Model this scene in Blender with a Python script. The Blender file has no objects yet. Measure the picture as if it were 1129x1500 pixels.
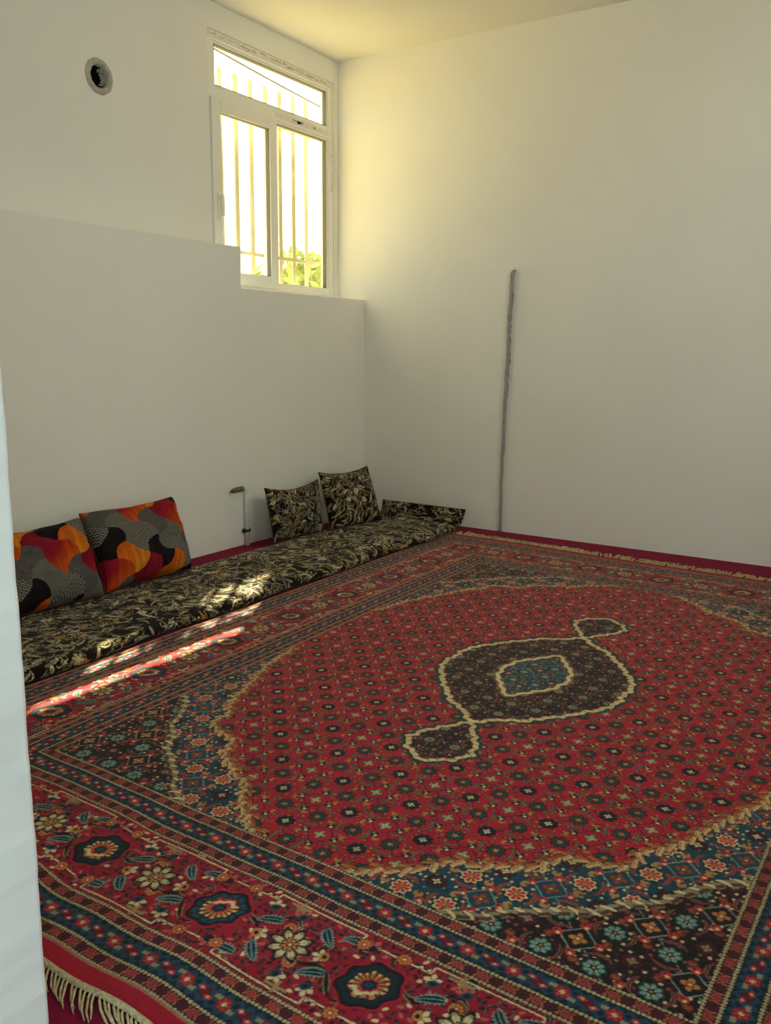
import bpy, bmesh, math, random
import numpy as np
from mathutils import Vector, Matrix

random.seed(7)
RNG = np.random.default_rng(11)
SC = bpy.context.scene
COL = SC.collection
PI = math.pi


def lin(r, g, b):
    def f(c):
        c = c / 255.0
        return c / 12.92 if c <= 0.04045 else ((c + 0.055) / 1.055) ** 2.4
    return (f(r), f(g), f(b))


# ------------------------------------------------------------------ helpers
def link(name, me, mat=None, parent=None):
    o = bpy.data.objects.new(name, me)
    COL.objects.link(o)
    if mat is not None:
        me.materials.append(mat)
    if parent is not None:
        o.parent = parent
    return o


def from_bm(name, bm, mat=None, parent=None, smooth=False):
    me = bpy.data.meshes.new(name)
    bm.normal_update()
    bm.to_mesh(me)
    bm.free()
    if smooth:
        me.polygons.foreach_set('use_smooth', [True] * len(me.polygons))
    return link(name, me, mat, parent)


def empty(name, loc=(0, 0, 0)):
    o = bpy.data.objects.new(name, None)
    o.empty_display_size = 0.1
    COL.objects.link(o)
    o.location = loc
    return o


def tag(o, label, cat, group=None):
    o['label'] = label
    o['category'] = cat
    if group:
        o['group'] = group
    return o


def structure(o):
    o['kind'] = 'structure'
    return o


def box(bm, x0, x1, y0, y1, z0, z1):
    vs = [bm.verts.new(p) for p in ((x0, y0, z0), (x1, y0, z0), (x1, y1, z0), (x0, y1, z0),
                                    (x0, y0, z1), (x1, y0, z1), (x1, y1, z1), (x0, y1, z1))]
    for f in ((3, 2, 1, 0), (4, 5, 6, 7), (0, 1, 5, 4), (1, 2, 6, 5), (2, 3, 7, 6), (3, 0, 4, 7)):
        bm.faces.new([vs[i] for i in f])
    return vs


def bevel_all(bm, w, seg=2):
    bmesh.ops.bevel(bm, geom=list(bm.edges), offset=w, segments=seg, profile=0.5, affect='EDGES')


def prism_x(bm, pts, x0, x1):
    """closed polygon in (y,z), extruded along x"""
    a = [bm.verts.new((x0, p[0], p[1])) for p in pts]
    b = [bm.verts.new((x1, p[0], p[1])) for p in pts]
    n = len(pts)
    bm.faces.new(a[::-1])
    bm.faces.new(b)
    for i in range(n):
        j = (i + 1) % n
        bm.faces.new((a[i], a[j], b[j], b[i]))
    bmesh.ops.recalc_face_normals(bm, faces=list(bm.faces))


def tube(bm, pts, rad, n=12, cap=True):
    """tube along a polyline; rad is one number or one per point"""
    pts = [Vector(p) for p in pts]
    rs = rad if hasattr(rad, '__len__') else [rad] * len(pts)
    rings = []
    up = None
    for i, p in enumerate(pts):
        if i == 0:
            d = pts[1] - pts[0]
        elif i == len(pts) - 1:
            d = pts[-1] - pts[-2]
        else:
            d = (pts[i + 1] - pts[i]).normalized() + (pts[i] - pts[i - 1]).normalized()
        d.normalize()
        if up is None:
            up = Vector((0, 0, 1)) if abs(d.z) < 0.9 else Vector((1, 0, 0))
        a = up - d * up.dot(d)
        if a.length < 1e-5:
            a = d.orthogonal()
        a.normalize()
        up = a
        b = d.cross(a)
        rings.append([bm.verts.new(p + (a * math.cos(2 * PI * k / n) + b * math.sin(2 * PI * k / n)) * rs[i]) for k in range(n)])
    for i in range(len(rings) - 1):
        for k in range(n):
            bm.faces.new((rings[i][k], rings[i][(k + 1) % n], rings[i + 1][(k + 1) % n], rings[i + 1][k]))
    if cap:
        bm.faces.new(rings[0][::-1])
        bm.faces.new(rings[-1])


def grid_mesh(name, co, col=None, wrap=False):
    """co: (R,C,3) array -> quad mesh with a colour attribute"""
    R_, C_ = co.shape[:2]
    me = bpy.data.meshes.new(name)
    nv = R_ * C_
    me.vertices.add(nv)
    me.vertices.foreach_set('co', co.reshape(-1).astype(np.float32))
    i = np.arange(R_ - 1)[:, None] * C_
    if wrap:
        j = np.arange(C_)[None, :]
        j2 = (j + 1) % C_
    else:
        j = np.arange(C_ - 1)[None, :]
        j2 = j + 1
    q = np.stack([i + j, i + j2, i + C_ + j2, i + C_ + j], axis=-1).reshape(-1, 4).astype(np.int32)
    nf = len(q)
    me.loops.add(nf * 4)
    me.loops.foreach_set('vertex_index', q.reshape(-1))
    me.polygons.add(nf)
    me.polygons.foreach_set('loop_start', np.arange(nf, dtype=np.int32) * 4)
    me.polygons.foreach_set('use_smooth', np.ones(nf, dtype=bool))
    me.update(calc_edges=True)
    if col is not None:
        at = me.color_attributes.new('dye', 'FLOAT_COLOR', 'POINT')
        c4 = np.ones((nv, 4), dtype=np.float32)
        c4[:, :3] = col.reshape(-1, 3)
        at.data.foreach_set('color', c4.reshape(-1))
    return me


# ------------------------------------------------------------------ materials
def new_mat(name):
    m = bpy.data.materials.new(name)
    m.use_nodes = True
    nt = m.node_tree
    nt.nodes.clear()
    out = nt.nodes.new('ShaderNodeOutputMaterial')
    bs = nt.nodes.new('ShaderNodeBsdfPrincipled')
    nt.links.new(bs.outputs[0], out.inputs[0])
    return m, nt, bs


def simple(name, rgb, rough=0.6, metal=0.0, spec=0.5, var=0.0, vscale=8.0, bump=0.0, bscale=60.0, sheen=0.0, rgb2=None):
    m, nt, bs = new_mat(name)
    bs.inputs['Base Color'].default_value = (*rgb, 1)
    bs.inputs['Roughness'].default_value = rough
    bs.inputs['Metallic'].default_value = metal
    bs.inputs['Specular IOR Level'].default_value = spec
    bs.inputs['Sheen Weight'].default_value = sheen
    tc = nt.nodes.new('ShaderNodeTexCoord')
    if var > 0 or rgb2 is not None:
        nz = nt.nodes.new('ShaderNodeTexNoise')
        nz.inputs['Scale'].default_value = vscale
        nz.inputs['Detail'].default_value = 6
        nt.links.new(tc.outputs['Object'], nz.inputs['Vector'])
        rp = nt.nodes.new('ShaderNodeValToRGB')
        rp.color_ramp.elements[0].position = 0.3
        rp.color_ramp.elements[1].position = 0.7
        c2 = rgb2 if rgb2 is not None else tuple(c * (1 - var) for c in rgb)
        rp.color_ramp.elements[0].color = (*c2, 1)
        rp.color_ramp.elements[1].color = (*rgb, 1)
        nt.links.new(nz.outputs['Fac'], rp.inputs['Fac'])
        nt.links.new(rp.outputs['Color'], bs.inputs['Base Color'])
    if bump > 0:
        nb = nt.nodes.new('ShaderNodeTexNoise')
        nb.inputs['Scale'].default_value = bscale
        nb.inputs['Detail'].default_value = 8
        nt.links.new(tc.outputs['Object'], nb.inputs['Vector'])
        bp = nt.nodes.new('ShaderNodeBump')
        bp.inputs['Strength'].default_value = bump
        bp.inputs['Distance'].default_value = 0.01
        nt.links.new(nb.outputs['Fac'], bp.inputs['Height'])
        nt.links.new(bp.outputs['Normal'], bs.inputs['Normal'])
    return m


def dyed(name, rough=0.95, bump=0.3, bscale=900.0, sheen=0.1):
    """woven cloth: the yarn colours sit in the mesh's colour attribute, the weave in the nodes"""
    m, nt, bs = new_mat(name)
    at = nt.nodes.new('ShaderNodeAttribute')
    at.attribute_name = 'dye'
    tc = nt.nodes.new('ShaderNodeTexCoord')
    nz = nt.nodes.new('ShaderNodeTexNoise')
    nz.inputs['Scale'].default_value = bscale
    nz.inputs['Detail'].default_value = 2
    nt.links.new(tc.outputs['Object'], nz.inputs['Vector'])
    mr = nt.nodes.new('ShaderNodeMapRange')
    mr.inputs['From Min'].default_value = 0.25
    mr.inputs['From Max'].default_value = 0.75
    mr.inputs['To Min'].default_value = 0.75
    mr.inputs['To Max'].default_value = 1.2
    nt.links.new(nz.outputs['Fac'], mr.inputs['Value'])
    mx = nt.nodes.new('ShaderNodeVectorMath')
    mx.operation = 'SCALE'
    nt.links.new(at.outputs['Color'], mx.inputs[0])
    nt.links.new(mr.outputs[0], mx.inputs['Scale'])
    nt.links.new(mx.outputs[0], bs.inputs['Base Color'])
    bs.inputs['Roughness'].default_value = rough
    bs.inputs['Specular IOR Level'].default_value = 0.15
    bs.inputs['Sheen Weight'].default_value = sheen
    bp = nt.nodes.new('ShaderNodeBump')
    bp.inputs['Strength'].default_value = bump
    bp.inputs['Distance'].default_value = 0.002
    nt.links.new(nz.outputs['Fac'], bp.inputs['Height'])
    nt.links.new(bp.outputs['Normal'], bs.inputs['Normal'])
    return m


M_wall = simple('white_plaster', (0.84, 0.835, 0.80), 0.75, spec=0.25, var=0.045, vscale=1.6, bump=0.06, bscale=22)
M_jamb = simple('scuffed_plaster', (0.80, 0.80, 0.78), 0.75, spec=0.25, rgb2=(0.68, 0.68, 0.66), vscale=2.6, bump=0.15, bscale=30)
M_ceil = simple('ceiling_paint', (0.80, 0.79, 0.75), 0.85, spec=0.2)
M_floor = simple('maroon_floor_felt', lin(134, 21, 58), 0.95, spec=0.08, var=0.25, vscale=30, bump=0.4, bscale=400, sheen=0.03)
M_hallfloor = simple('hall_tile', (0.45, 0.44, 0.42), 0.5)
M_pvc = simple('white_upvc', (0.84, 0.83, 0.79), 0.35)
M_rubber = simple('grey_gasket', (0.10, 0.10, 0.09), 0.7)
M_film = simple('printed_film', (0.66, 0.64, 0.58), 0.45, rgb2=(0.80, 0.79, 0.75), vscale=22)
M_ink = simple('film_ink', (0.34, 0.33, 0.31), 0.6)
M_bars = simple('cream_paint_bars', (0.46, 0.42, 0.28), 0.6)
M_metal = simple('galvanised', (0.55, 0.54, 0.50), 0.45, metal=0.7, rgb2=(0.35, 0.34, 0.30), vscale=40)
M_dark = simple('flue_black', (0.012, 0.010, 0.008), 0.9)  # near-black inside of the flue pipe
M_foil = simple('crumpled_foil', (0.62, 0.61, 0.58), 0.5, rgb2=(0.30, 0.29, 0.26), vscale=70, bump=0.8, bscale=60)
M_mortar = simple('rough_mortar', (0.40, 0.40, 0.37), 0.95, rgb2=(0.22, 0.21, 0.18), vscale=60, bump=0.8, bscale=120)
M_ring = simple('smeared_mortar', (0.55, 0.54, 0.47), 0.9, rgb2=(0.36, 0.35, 0.30), vscale=45, bump=0.6, bscale=120)
M_conduit = simple('grey_conduit', (0.36, 0.37, 0.36), 0.7, rgb2=(0.27, 0.27, 0.25), vscale=25, bump=0.5, bscale=90)
M_pipe = simple('white_pipe_paint', (0.84, 0.85, 0.82), 0.45, var=0.1, vscale=30)
M_brass = simple('tarnished_brass', (0.28, 0.25, 0.17), 0.5, metal=0.5, rgb2=(0.07, 0.065, 0.05), vscale=90, bump=0.5, bscale=150)
M_clamp = simple('dark_clamp', (0.05, 0.05, 0.045), 0.5, metal=0.5)
M_leaf = simple('leaf_green', (0.18, 0.26, 0.05), 0.6, rgb2=(0.26, 0.30, 0.07), vscale=3)
M_bark = simple('bark', (0.16, 0.11, 0.07), 0.9)
M_fence = simple('yard_wall_paint', (0.50, 0.42, 0.24), 0.8, var=0.15, vscale=2)
M_ground = simple('yard_soil', (0.50, 0.42, 0.22), 0.95, var=0.2, vscale=2)
M_cable = simple('black_cable', (0.05, 0.05, 0.05), 0.6)
M_cream = simple('cream_cotton', lin(205, 190, 150), 0.95, spec=0.1, rgb2=lin(150, 135, 98), vscale=140)
M_rug = dyed('knotted_pile', bscale=700, bump=0.35)
M_print = dyed('floral_velvet', bscale=500, bump=0.25, sheen=0.05)
M_patch = dyed('patchwork_print', bscale=450, bump=0.15, sheen=0.0)


def glass_mat():
    m = bpy.data.materials.new('dusty_glass')
    m.use_nodes = True
    nt = m.node_tree
    nt.nodes.clear()
    out = nt.nodes.new('ShaderNodeOutputMaterial')
    tr = nt.nodes.new('ShaderNodeBsdfTransparent')
    tr.inputs[0].default_value = (0.97, 0.97, 0.95, 1)
    gl = nt.nodes.new('ShaderNodeBsdfGlossy')
    gl.inputs['Roughness'].default_value = 0.02
    du = nt.nodes.new('ShaderNodeBsdfTranslucent')
    du.inputs[0].default_value = (0.9, 0.85, 0.6, 1)
    m1 = nt.nodes.new('ShaderNodeMixShader')
    m1.inputs[0].default_value = 0.05
    m2 = nt.nodes.new('ShaderNodeMixShader')
    m2.inputs[0].default_value = 0.035
    nt.links.new(tr.outputs[0], m1.inputs[1])
    nt.links.new(gl.outputs[0], m1.inputs[2])
    nt.links.new(m1.outputs[0], m2.inputs[1])
    nt.links.new(du.outputs[0], m2.inputs[2])
    nt.links.new(m2.outputs[0], out.inputs[0])
    return m


M_glass = glass_mat()

# ------------------------------------------------------------------ room shell
WX, XR, XO = -3.62, -3.853, -3.95      # ledge face, recessed window wall, its outer face
WY, CZ = 5.288, 3.23                   # far wall, ceiling
RX = 0.62                              # wall on the other side of the rug
NY = 0.75                              # room face of the wall with the doorway
DX0, DX1 = -1.146, 0.45                # doorway
WIN = (3.978, 5.236, 1.615, 3.082)     # y0, y1, z0, z1 of the window opening
HOLE = (3.182, 2.606)

bm = bmesh.new()
box(bm, -4.05, RX + 0.15, 0.40, WY + 0.15, -0.12, 0.0)
structure(from_bm('floor', bm, M_floor))
bm = bmesh.new()
box(bm, -4.05, 2.0, -3.0, WY + 0.15, CZ, CZ + 0.15)
structure(from_bm('ceiling', bm, M_ceil))
bm = bmesh.new()
box(bm, XO, RX + 0.15, WY, WY + 0.15, 0.0, CZ)
structure(from_bm('wall_far', bm, M_wall))
bm = bmesh.new()
RW_ = (1.9, 3.7, 2.05, 2.95)         # opening added in the unseen wall for a fill lamp
box(bm, RX, RX + 0.15, NY, RW_[0], 0.0, CZ)
box(bm, RX, RX + 0.15, RW_[1], WY, 0.0, CZ)
box(bm, RX, RX + 0.15, RW_[0], RW_[1], 0.0, RW_[2])
box(bm, RX, RX + 0.15, RW_[0], RW_[1], RW_[3], CZ)
structure(from_bm('wall_right', bm, M_wall))
bm = bmesh.new()
box(bm, RX + 0.15, RX + 0.17, RW_[0] - .05, RW_[1] + .05, RW_[2] - .05, RW_[3] + .05)
structure(from_bm('fill_opening_panel', bm, M_wall))  # opaque panel behind the added fill lamp

# ledge wall: thick lower part with a step down under the window
bm = bmesh.new()
prism_x(bm, [(NY, 0), (WY, 0), (WY, 1.588), (WIN[0], 1.588), (WIN[0], 1.825), (NY, 1.825)], XR, WX)
bmesh.ops.bevel(bm, geom=[e for e in bm.edges if all(v.co.x > WX - 0.01 and v.co.z > 1.0 for v in e.verts) or
                          all(abs(v.co.y - WIN[0]) < .001 and v.co.z > 1.0 for v in e.verts)],
                offset=0.007, segments=3, profile=0.5, affect='EDGES')
structure(from_bm('wall_left_ledge', bm, M_wall))

# recessed wall with the window opening and a round flue hole
bm = bmesh.new()
y0, y1, z0, z1 = WIN
hs, hr = 0.16, 0.083
ys = [0.40, HOLE[0] - hs, HOLE[0] + hs, y0, y1, WY]
zs = [0.0, z0, HOLE[1] - hs, HOLE[1] + hs, z1, CZ]


def plate(x, flip):
    def quad(ps):
        vs = [bm.verts.new((x, p[0], p[1])) for p in ps]
        bm.faces.new(vs[::-1] if flip else vs)
    for a in range(len(ys) - 1):
        for b in range(len(zs) - 1):
            if a == 3 and 1 <= b <= 3:
                continue
            A, B, C, D = ys[a], ys[a + 1], zs[b], zs[b + 1]
            if a == 1 and b == 2:
                n = 48
                for k in range(n):
                    t0, t1 = 2 * PI * k / n, 2 * PI * (k + 1) / n

                    def sq(t):
                        c, s = math.cos(t), math.sin(t)
                        q = hs / max(abs(c), abs(s))
                        return (HOLE[0] + c * q, HOLE[1] + s * q)

                    def ci(t):
                        return (HOLE[0] + math.cos(t) * hr, HOLE[1] + math.sin(t) * hr)
                    quad([ci(t0), sq(t0), sq(t1), ci(t1)])
            else:
                quad([(A, C), (B, C), (B, D), (A, D)])


plate(XR, False)
plate(XO, True)
# reveals of the opening, the hole's lining and the outer ends
ring = [(y0, z0), (y1, z0), (y1, z1), (y0, z1)]
for i in range(4):
    a, b = ring[i], ring[(i + 1) % 4]
    bm.faces.new([bm.verts.new(p) for p in ((XR, *a), (XO, *a), (XO, *b), (XR, *b))])
for k in range(48):
    t0, t1 = 2 * PI * k / 48, 2 * PI * (k + 1) / 48
    a = (HOLE[0] + math.cos(t0) * hr, HOLE[1] + math.sin(t0) * hr)
    b = (HOLE[0] + math.cos(t1) * hr, HOLE[1] + math.sin(t1) * hr)
    bm.faces.new([bm.verts.new(p) for p in ((XR, *a), (XO, *a), (XO, *b), (XR, *b))])
bmesh.ops.remove_doubles(bm, verts=list(bm.verts), dist=1e-5)
structure(from_bm('wall_left', bm, M_wall))

# wall with the doorway the picture is taken through
bm = bmesh.new()
box(bm, XO, DX0, 0.45, NY, 0.0, CZ)
for v in bm.verts:
    pass
bmesh.ops.bevel(bm, geom=[e for e in bm.edges if all(v.co.x > DX0 - .01 and v.co.y > NY - 0.01 for v in e.verts)],
                offset=0.008, segments=3, profile=0.5, affect='EDGES')
bmesh.ops.subdivide_edges(bm, edges=[e for e in bm.edges if abs(e.verts[0].co.z - e.verts[1].co.z) > 1], cuts=160)
for v in bm.verts:
    if v.co.x > DX0 - 0.02 and v.co.y > 0.7:
        w = math.sin(v.co.z * 19) + 0.7 * math.sin(v.co.z * 47 + 1) + 0.5 * math.sin(v.co.z * 113 + 2)
        v.co.x += 0.0011 * w
structure(from_bm('wall_near', bm, M_jamb))
bm = bmesh.new()
box(bm, DX1, 1.85, 0.45, NY, 0.0, CZ)
box(bm, DX0, DX1, 0.45, NY, 2.15, CZ)
structure(from_bm('wall_near_return', bm, M_wall))

# the hall behind the camera
bm = bmesh.new()
box(bm, -2.6, 2.0, -3.0, 0.40, -0.12, 0.0)
structure(from_bm('floor_hall', bm, M_hallfloor))
HWY = (-2.3, -0.3, 0.15, 2.4)        # hall door opening in the right hall wall
bm = bmesh.new()
box(bm, 1.70, 1.85, -3.0, HWY[0], 0, CZ)
box(bm, 1.70, 1.85, HWY[1], 0.45, 0, CZ)
box(bm, 1.70, 1.85, HWY[0], HWY[1], 0, HWY[2])
box(bm, 1.70, 1.85, HWY[0], HWY[1], HWY[3], CZ)
structure(from_bm('wall_hall_right', bm, M_wall))
HWX = (-1.2, 0.6, 0.9, 2.5)          # hall window in the back hall wall
bm = bmesh.new()
box(bm, -2.6, HWX[0], -3.0, -2.85, 0, CZ)
box(bm, HWX[1], 1.70, -3.0, -2.85, 0, CZ)
box(bm, HWX[0], HWX[1], -3.0, -2.85, 0, HWX[2])
box(bm, HWX[0], HWX[1], -3.0, -2.85, HWX[3], CZ)
structure(from_bm('wall_hall_back', bm, M_wall))
bm = bmesh.new()
box(bm, -2.6, -2.45, -2.85, 0.45, 0, CZ)
structure(from_bm('wall_hall_left', bm, M_wall))

# opaque panels added to block sky light at the hall openings
bm = bmesh.new()
box(bm, 1.85, 1.87, HWY[0] - .05, HWY[1] + .05, HWY[2] - .05, HWY[3] + .05)
structure(from_bm('hall_door_panel', bm, M_wall))
bm = bmesh.new()
box(bm, HWX[0] - .05, HWX[1] + .05, -3.03, -3.0, HWX[2] - .05, HWX[3] + .05)
structure(from_bm('hall_window_panel', bm, M_wall))

# ------------------------------------------------------------------ window
win = structure(empty('window_1', (XR, (y0 + y1) / 2, z0)))
inv = Matrix.Translation((-XR, -(y0 + y1) / 2, -z0))


def wpart(name, bm, mat, parent=win, smooth=False):
    if parent is win:
        bmesh.ops.transform(bm, matrix=inv, verts=list(bm.verts))
    else:
        bmesh.ops.transform(bm, matrix=inv, verts=list(bm.verts))
    return from_bm(name, bm, mat, parent, smooth)


def rect_frame(bm, ya, yb, za, zb, w, xa, xb, wb=None, wt=None, wr=None):
    wb = wb or w
    wt = wt or w
    wr = wr or w
    for (A, B, C, D) in ((ya, ya + w, za, zb), (yb - wr, yb, za, zb), (ya + w, yb - wr, za, za + wb), (ya + w, yb - wr, zb - wt, zb)):
        box(bm, xa, xb, A, B, C, D)


XF = XR - 0.004                        # room face of the frame
TZ0, TZ1 = 2.705, 2.765                # transom
bm = bmesh.new()
rect_frame(bm, y0, y1, z0, z1, 0.052, XF - 0.07, XF)
box(bm, XF - 0.07, XF - 0.002, y0 + 0.052, y1 - 0.052, TZ0, TZ1)
YM = 4.575
bevel_all(bm, 0.004)
wpart('window_frame', bm, M_pvc)
# slim glazing beads
bm = bmesh.new()
rect_frame(bm, y0 + 0.052, y1 - 0.052, TZ1, z1 - 0.052, 0.020, XF - 0.060, XF - 0.012)
rect_frame(bm, YM + 0.026, y1 - 0.052, z0 + 0.030, TZ0, 0.022, XF - 0.060, XF - 0.012)
bevel_all(bm, 0.003)
wpart('glazing_bead', bm, M_pvc)
bm = bmesh.new()
box(bm, XF - 0.07, XF - 0.004, YM - 0.03, YM + 0.03, z0 + 0.03, TZ0)
bevel_all(bm, 0.004)
wpart('mullion', bm, M_pvc)
# seals
bm = bmesh.new()
rect_frame(bm, y0 + 0.070, y1 - 0.070, TZ1 + 0.018, z1 - 0.070, 0.004, XF - 0.042, XF - 0.012)
rect_frame(bm, YM + 0.046, y1 - 0.072, z0 + 0.050, TZ0 - 0.020, 0.004, XF - 0.042, XF - 0.012)
wpart('gasket', bm, M_rubber)
# sliding sash on the left
SY0, SY1, SZ0, SZ1 = y0 + 0.012, YM + 0.018, z0 + 0.008, TZ0 + 0.002
bm = bmesh.new()
rect_frame(bm, SY0, SY1, SZ0, SZ1, 0.078, XF - 0.038, XF + 0.018, wr=0.075)
bevel_all(bm, 0.005)
sash = wpart('sash', bm, M_pvc)
bm = bmesh.new()
rect_frame(bm, SY0 + 0.076, SY1 - 0.073, SZ0 + 0.076, SZ1 - 0.076, 0.004, XF - 0.02, XF + 0.012)
wpart('sash_gasket', bm, M_rubber, sash)
bm = bmesh.new()
box(bm, XF + 0.018, XF + 0.026, SY0 + 0.030, SY0 + 0.056, 2.00, 2.16)
bevel_all(bm, 0.003)
hd = bmesh.new()
tube(bm, [(XF + 0.026, SY0 + 0.043, 2.13), (XF + 0.045, SY0 + 0.043, 2.13)], 0.009, 10)
bx_ = box(bm, XF + 0.040, XF + 0.056, SY0 + 0.032, SY0 + 0.054, 2.02, 2.145)
hd.free()
wpart('handle', bm, M_pvc, sash)
for nm, (A, B, C, D), xp, par in (('pane', (y0 + 0.06, y1 - 0.06, TZ1 + 0.008, z1 - 0.06), XF - 0.045, win),
                                  ('pane', (YM + 0.035, y1 - 0.06, z0 + 0.038, TZ0 - 0.008), XF - 0.045, win),
                                  ('sash_pane', (SY0 + 0.072, SY1 - 0.069, SZ0 + 0.072, SZ1 - 0.072), XF - 0.006, sash)):
    bm = bmesh.new()
    vs = [bm.verts.new(p) for p in ((xp, A, C), (xp, B, C), (xp, B, D), (xp, A, D))]
    bm.faces.new(vs)
    wpart(nm, bm, M_glass, par)
# printed protective film left on head, transom and right jamb
bm = bmesh.new()
box(bm, XF - 0.0005, XF + 0.0012, y0 + 0.008, y1 - 0.004, z1 - 0.044, z1 - 0.006)
box(bm, XF - 0.0025, XF - 0.0008, YM + 0.03, y1 - 0.055, TZ0 + 0.014, TZ1 - 0.012)
box(bm, XF - 0.0005, XF + 0.0012, y1 - 0.036, y1 - 0.008, 2.35, z1 - 0.05)
film = wpart('protective_film', bm, M_film)
bm = bmesh.new()
rr = random.Random(3)
yy = y0 + 0.03
while yy < y1 - 0.1:
    L = rr.uniform(0.02, 0.06)
    zc = z1 - 0.026 + rr.uniform(-0.008, 0.008)
    box(bm, XF + 0.0012, XF + 0.0018, yy, yy + L, zc, zc + rr.uniform(0.002, 0.007))
    if rr.random() < .6:
        z2 = zc + rr.uniform(-.012, .012)
        box(bm, XF + 0.0012, XF + 0.0018, yy + .01, yy + .01 + L * .5, z2, z2 + .0025)
    yy += L * rr.uniform(.4, 1.0) + rr.uniform(0.005, 0.05)
for _ in range(5):
    yy = rr.uniform(YM + 0.05, y1 - 0.16)
    box(bm, XF - 0.0008, XF - 0.0004, yy, yy + rr.uniform(.02, .06), TZ0 + 0.022 + rr.uniform(0, .012), TZ0 + 0.040)
wpart('film_print', bm, M_ink, film)

# ------------------------------------------------------------------ iron grille outside
gr = tag(empty('window_grille', (-4.05, 4.6, 1.5)), 'cream painted iron bars standing outside the barred white window', 'window bars')
GX = -4.05


def gpart(name, bm, mat=M_bars, smooth=False):
    bmesh.ops.translate(bm, verts=list(bm.verts), vec=(4.05, -4.6, -1.5))
    return from_bm(name, bm, mat, gr, smooth)


for k in range(9):
    yb = 3.985 + 0.147 * k
    bm = bmesh.new()
    box(bm, GX - 0.006, GX + 0.006, yb - 0.019, yb + 0.019, 1.50, 2.97)
    bevel_all(bm, 0.002, 1)
    gpart('bar', bm)
for zr in (1.86, 2.735):
    bm = bmesh.new()
    box(bm, GX + 0.006, GX + 0.016, 3.93, 5.25, zr - 0.011, zr + 0.011)
    for ye in (3.94, 5.24):
        box(bm, GX + 0.010, XO, ye - 0.008, ye + 0.008, zr - 0.008, zr + 0.008)
    gpart('rail', bm)

# ------------------------------------------------------------------ yard beyond the window
bm = bmesh.new()
box(bm, -60, XO - 0.02, -20, 60, -0.6, -0.5)
structure(from_bm('ground_yard', bm, M_ground))
bm = bmesh.new()
d = Vector((-0.64, 0.77, 0)).normalized()
nrm = Vector((-d.y, d.x, 0))
c = d * 17.0
a0, a1 = c - nrm * 12, c + nrm * 12
for q0, q1 in ((0.0, 0.12),):
    vs = [(a0 + d * q0), (a1 + d * q0), (a1 + d * q1), (a0 + d * q1)]
    lo = [bm.verts.new((v.x, v.y, -0.5)) for v in vs]
    hi = [bm.verts.new((v.x, v.y, 2.35)) for v in vs]
    bm.faces.new(hi[::-1])
    for i in range(4):
        bm.faces.new((lo[i], lo[(i + 1) % 4], hi[(i + 1) % 4], hi[i]))
bmesh.ops.recalc_face_normals(bm, faces=list(bm.faces))
tag(from_bm('garden_wall', bm, M_fence), 'low sunlit garden wall behind the bushes outside the window', 'wall')


def crown(center, rad, n, seed, leaf=0.09):
    """a crown of single leaf blades"""
    r = np.random.default_rng(seed)
    p = r.normal(size=(n, 3))
    p /= np.linalg.norm(p, axis=1)[:, None]
    p *= (r.random(n) ** 0.45)[:, None]
    lump = 1 + 0.25 * np.sin(p[:, 0] * 7 + seed) * np.cos(p[:, 1] * 6 + 1) + 0.15 * np.sin(p[:, 2] * 9)
    p = np.array(center) + p * lump[:, None] * np.array(rad)
    bm = bmesh.new()
    for q in p:
        u = Vector(r.normal(size=3)).normalized()
        w = u.orthogonal().normalized()
        L = leaf * r.uniform(0.7, 1.3)
        q = Vector(q)
        vs = [bm.verts.new(q - u * L), bm.verts.new(q + w * L * 0.42), bm.verts.new(q + u * L), bm.verts.new(q - w * L * 0.42)]
        bm.faces.new(vs)
    return bm


def tree(name, label, base, trunk_top, center, rad, n, seed, leaf, group=None):
    t = tag(empty(name, base), label, 'tree', group)
    b = Vector(base)
    bm = crown(Vector(center) - b, rad, n, seed, leaf)
    from_bm('foliage', bm, M_leaf, t)
    bm = bmesh.new()
    m = (Vector(trunk_top) - b)
    mid = m * 0.5 + Vector((0.08, 0.05, 0))
    tube(bm, [(0, 0, 0), mid, m], [0.10, 0.075, 0.04], 8)
    from_bm('trunk', bm, M_bark, t, True)
    return t


def at(px_dir, dist, z):
    v = Vector((px_dir[0], px_dir[1], 0)).normalized() * dist
    return (v.x, v.y, z)


for i, (dy, dist, h, rad, lab) in enumerate((
        (4.68, 10.5, 1.45, (0.50, 0.50, 0.55), 'leafy green bush behind the left window sash at its foot'),
        (5.06, 12.6, 1.90, (0.48, 0.48, 0.60), 'taller green bush showing low in the fixed right pane'),
        (5.40, 14.2, 1.95, (0.50, 0.50, 0.60), 'small green bush by the right edge of the fixed pane'))):
    p = at((-4.05, dy), dist, -0.5)
    tree('garden_bush', lab, p, (p[0], p[1], h), (p[0], p[1], h), rad, 1500, 20 + i, 0.11, 'bushes outside the window')
gt = tree('garden_tree', 'tall leafy tree outside that dapples the sunlight through the window', (-5.6, 9.0, -0.5), (-5.5, 8.9, 4.6), (-5.6, 9.2, 5.0), (0.9, 0.9, 0.9), 1800, 5, 0.085)
bm = crown(Vector((-5.12, 6.38, 4.72)) - gt.location, (0.11, 0.40, 0.13), 330, 15, 0.06)
for cc_, rr__, nn_, sd_, lf_ in (((-5.12, 7.22, 4.47), (0.10, 0.62, 0.12), 420, 17, 0.06), ((-5.12, 6.95, 4.22), (0.12, 0.80, 0.13), 260, 18, 0.06), ((-5.12, 6.85, 4.98), (0.16, 0.95, 0.17), 170, 16, 0.042)):  # the lowest clump is added to shade the window ledge
    b2 = crown(Vector(cc_) - gt.location, rr__, nn_, sd_, lf_)
    me_ = bpy.data.meshes.new('limb_leaves')
    b2.to_mesh(me_)
    b2.free()
    bm.from_mesh(me_)
    bpy.data.meshes.remove(me_)
from_bm('limb_foliage', bm, M_leaf, gt)
bm = bmesh.new()
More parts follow.
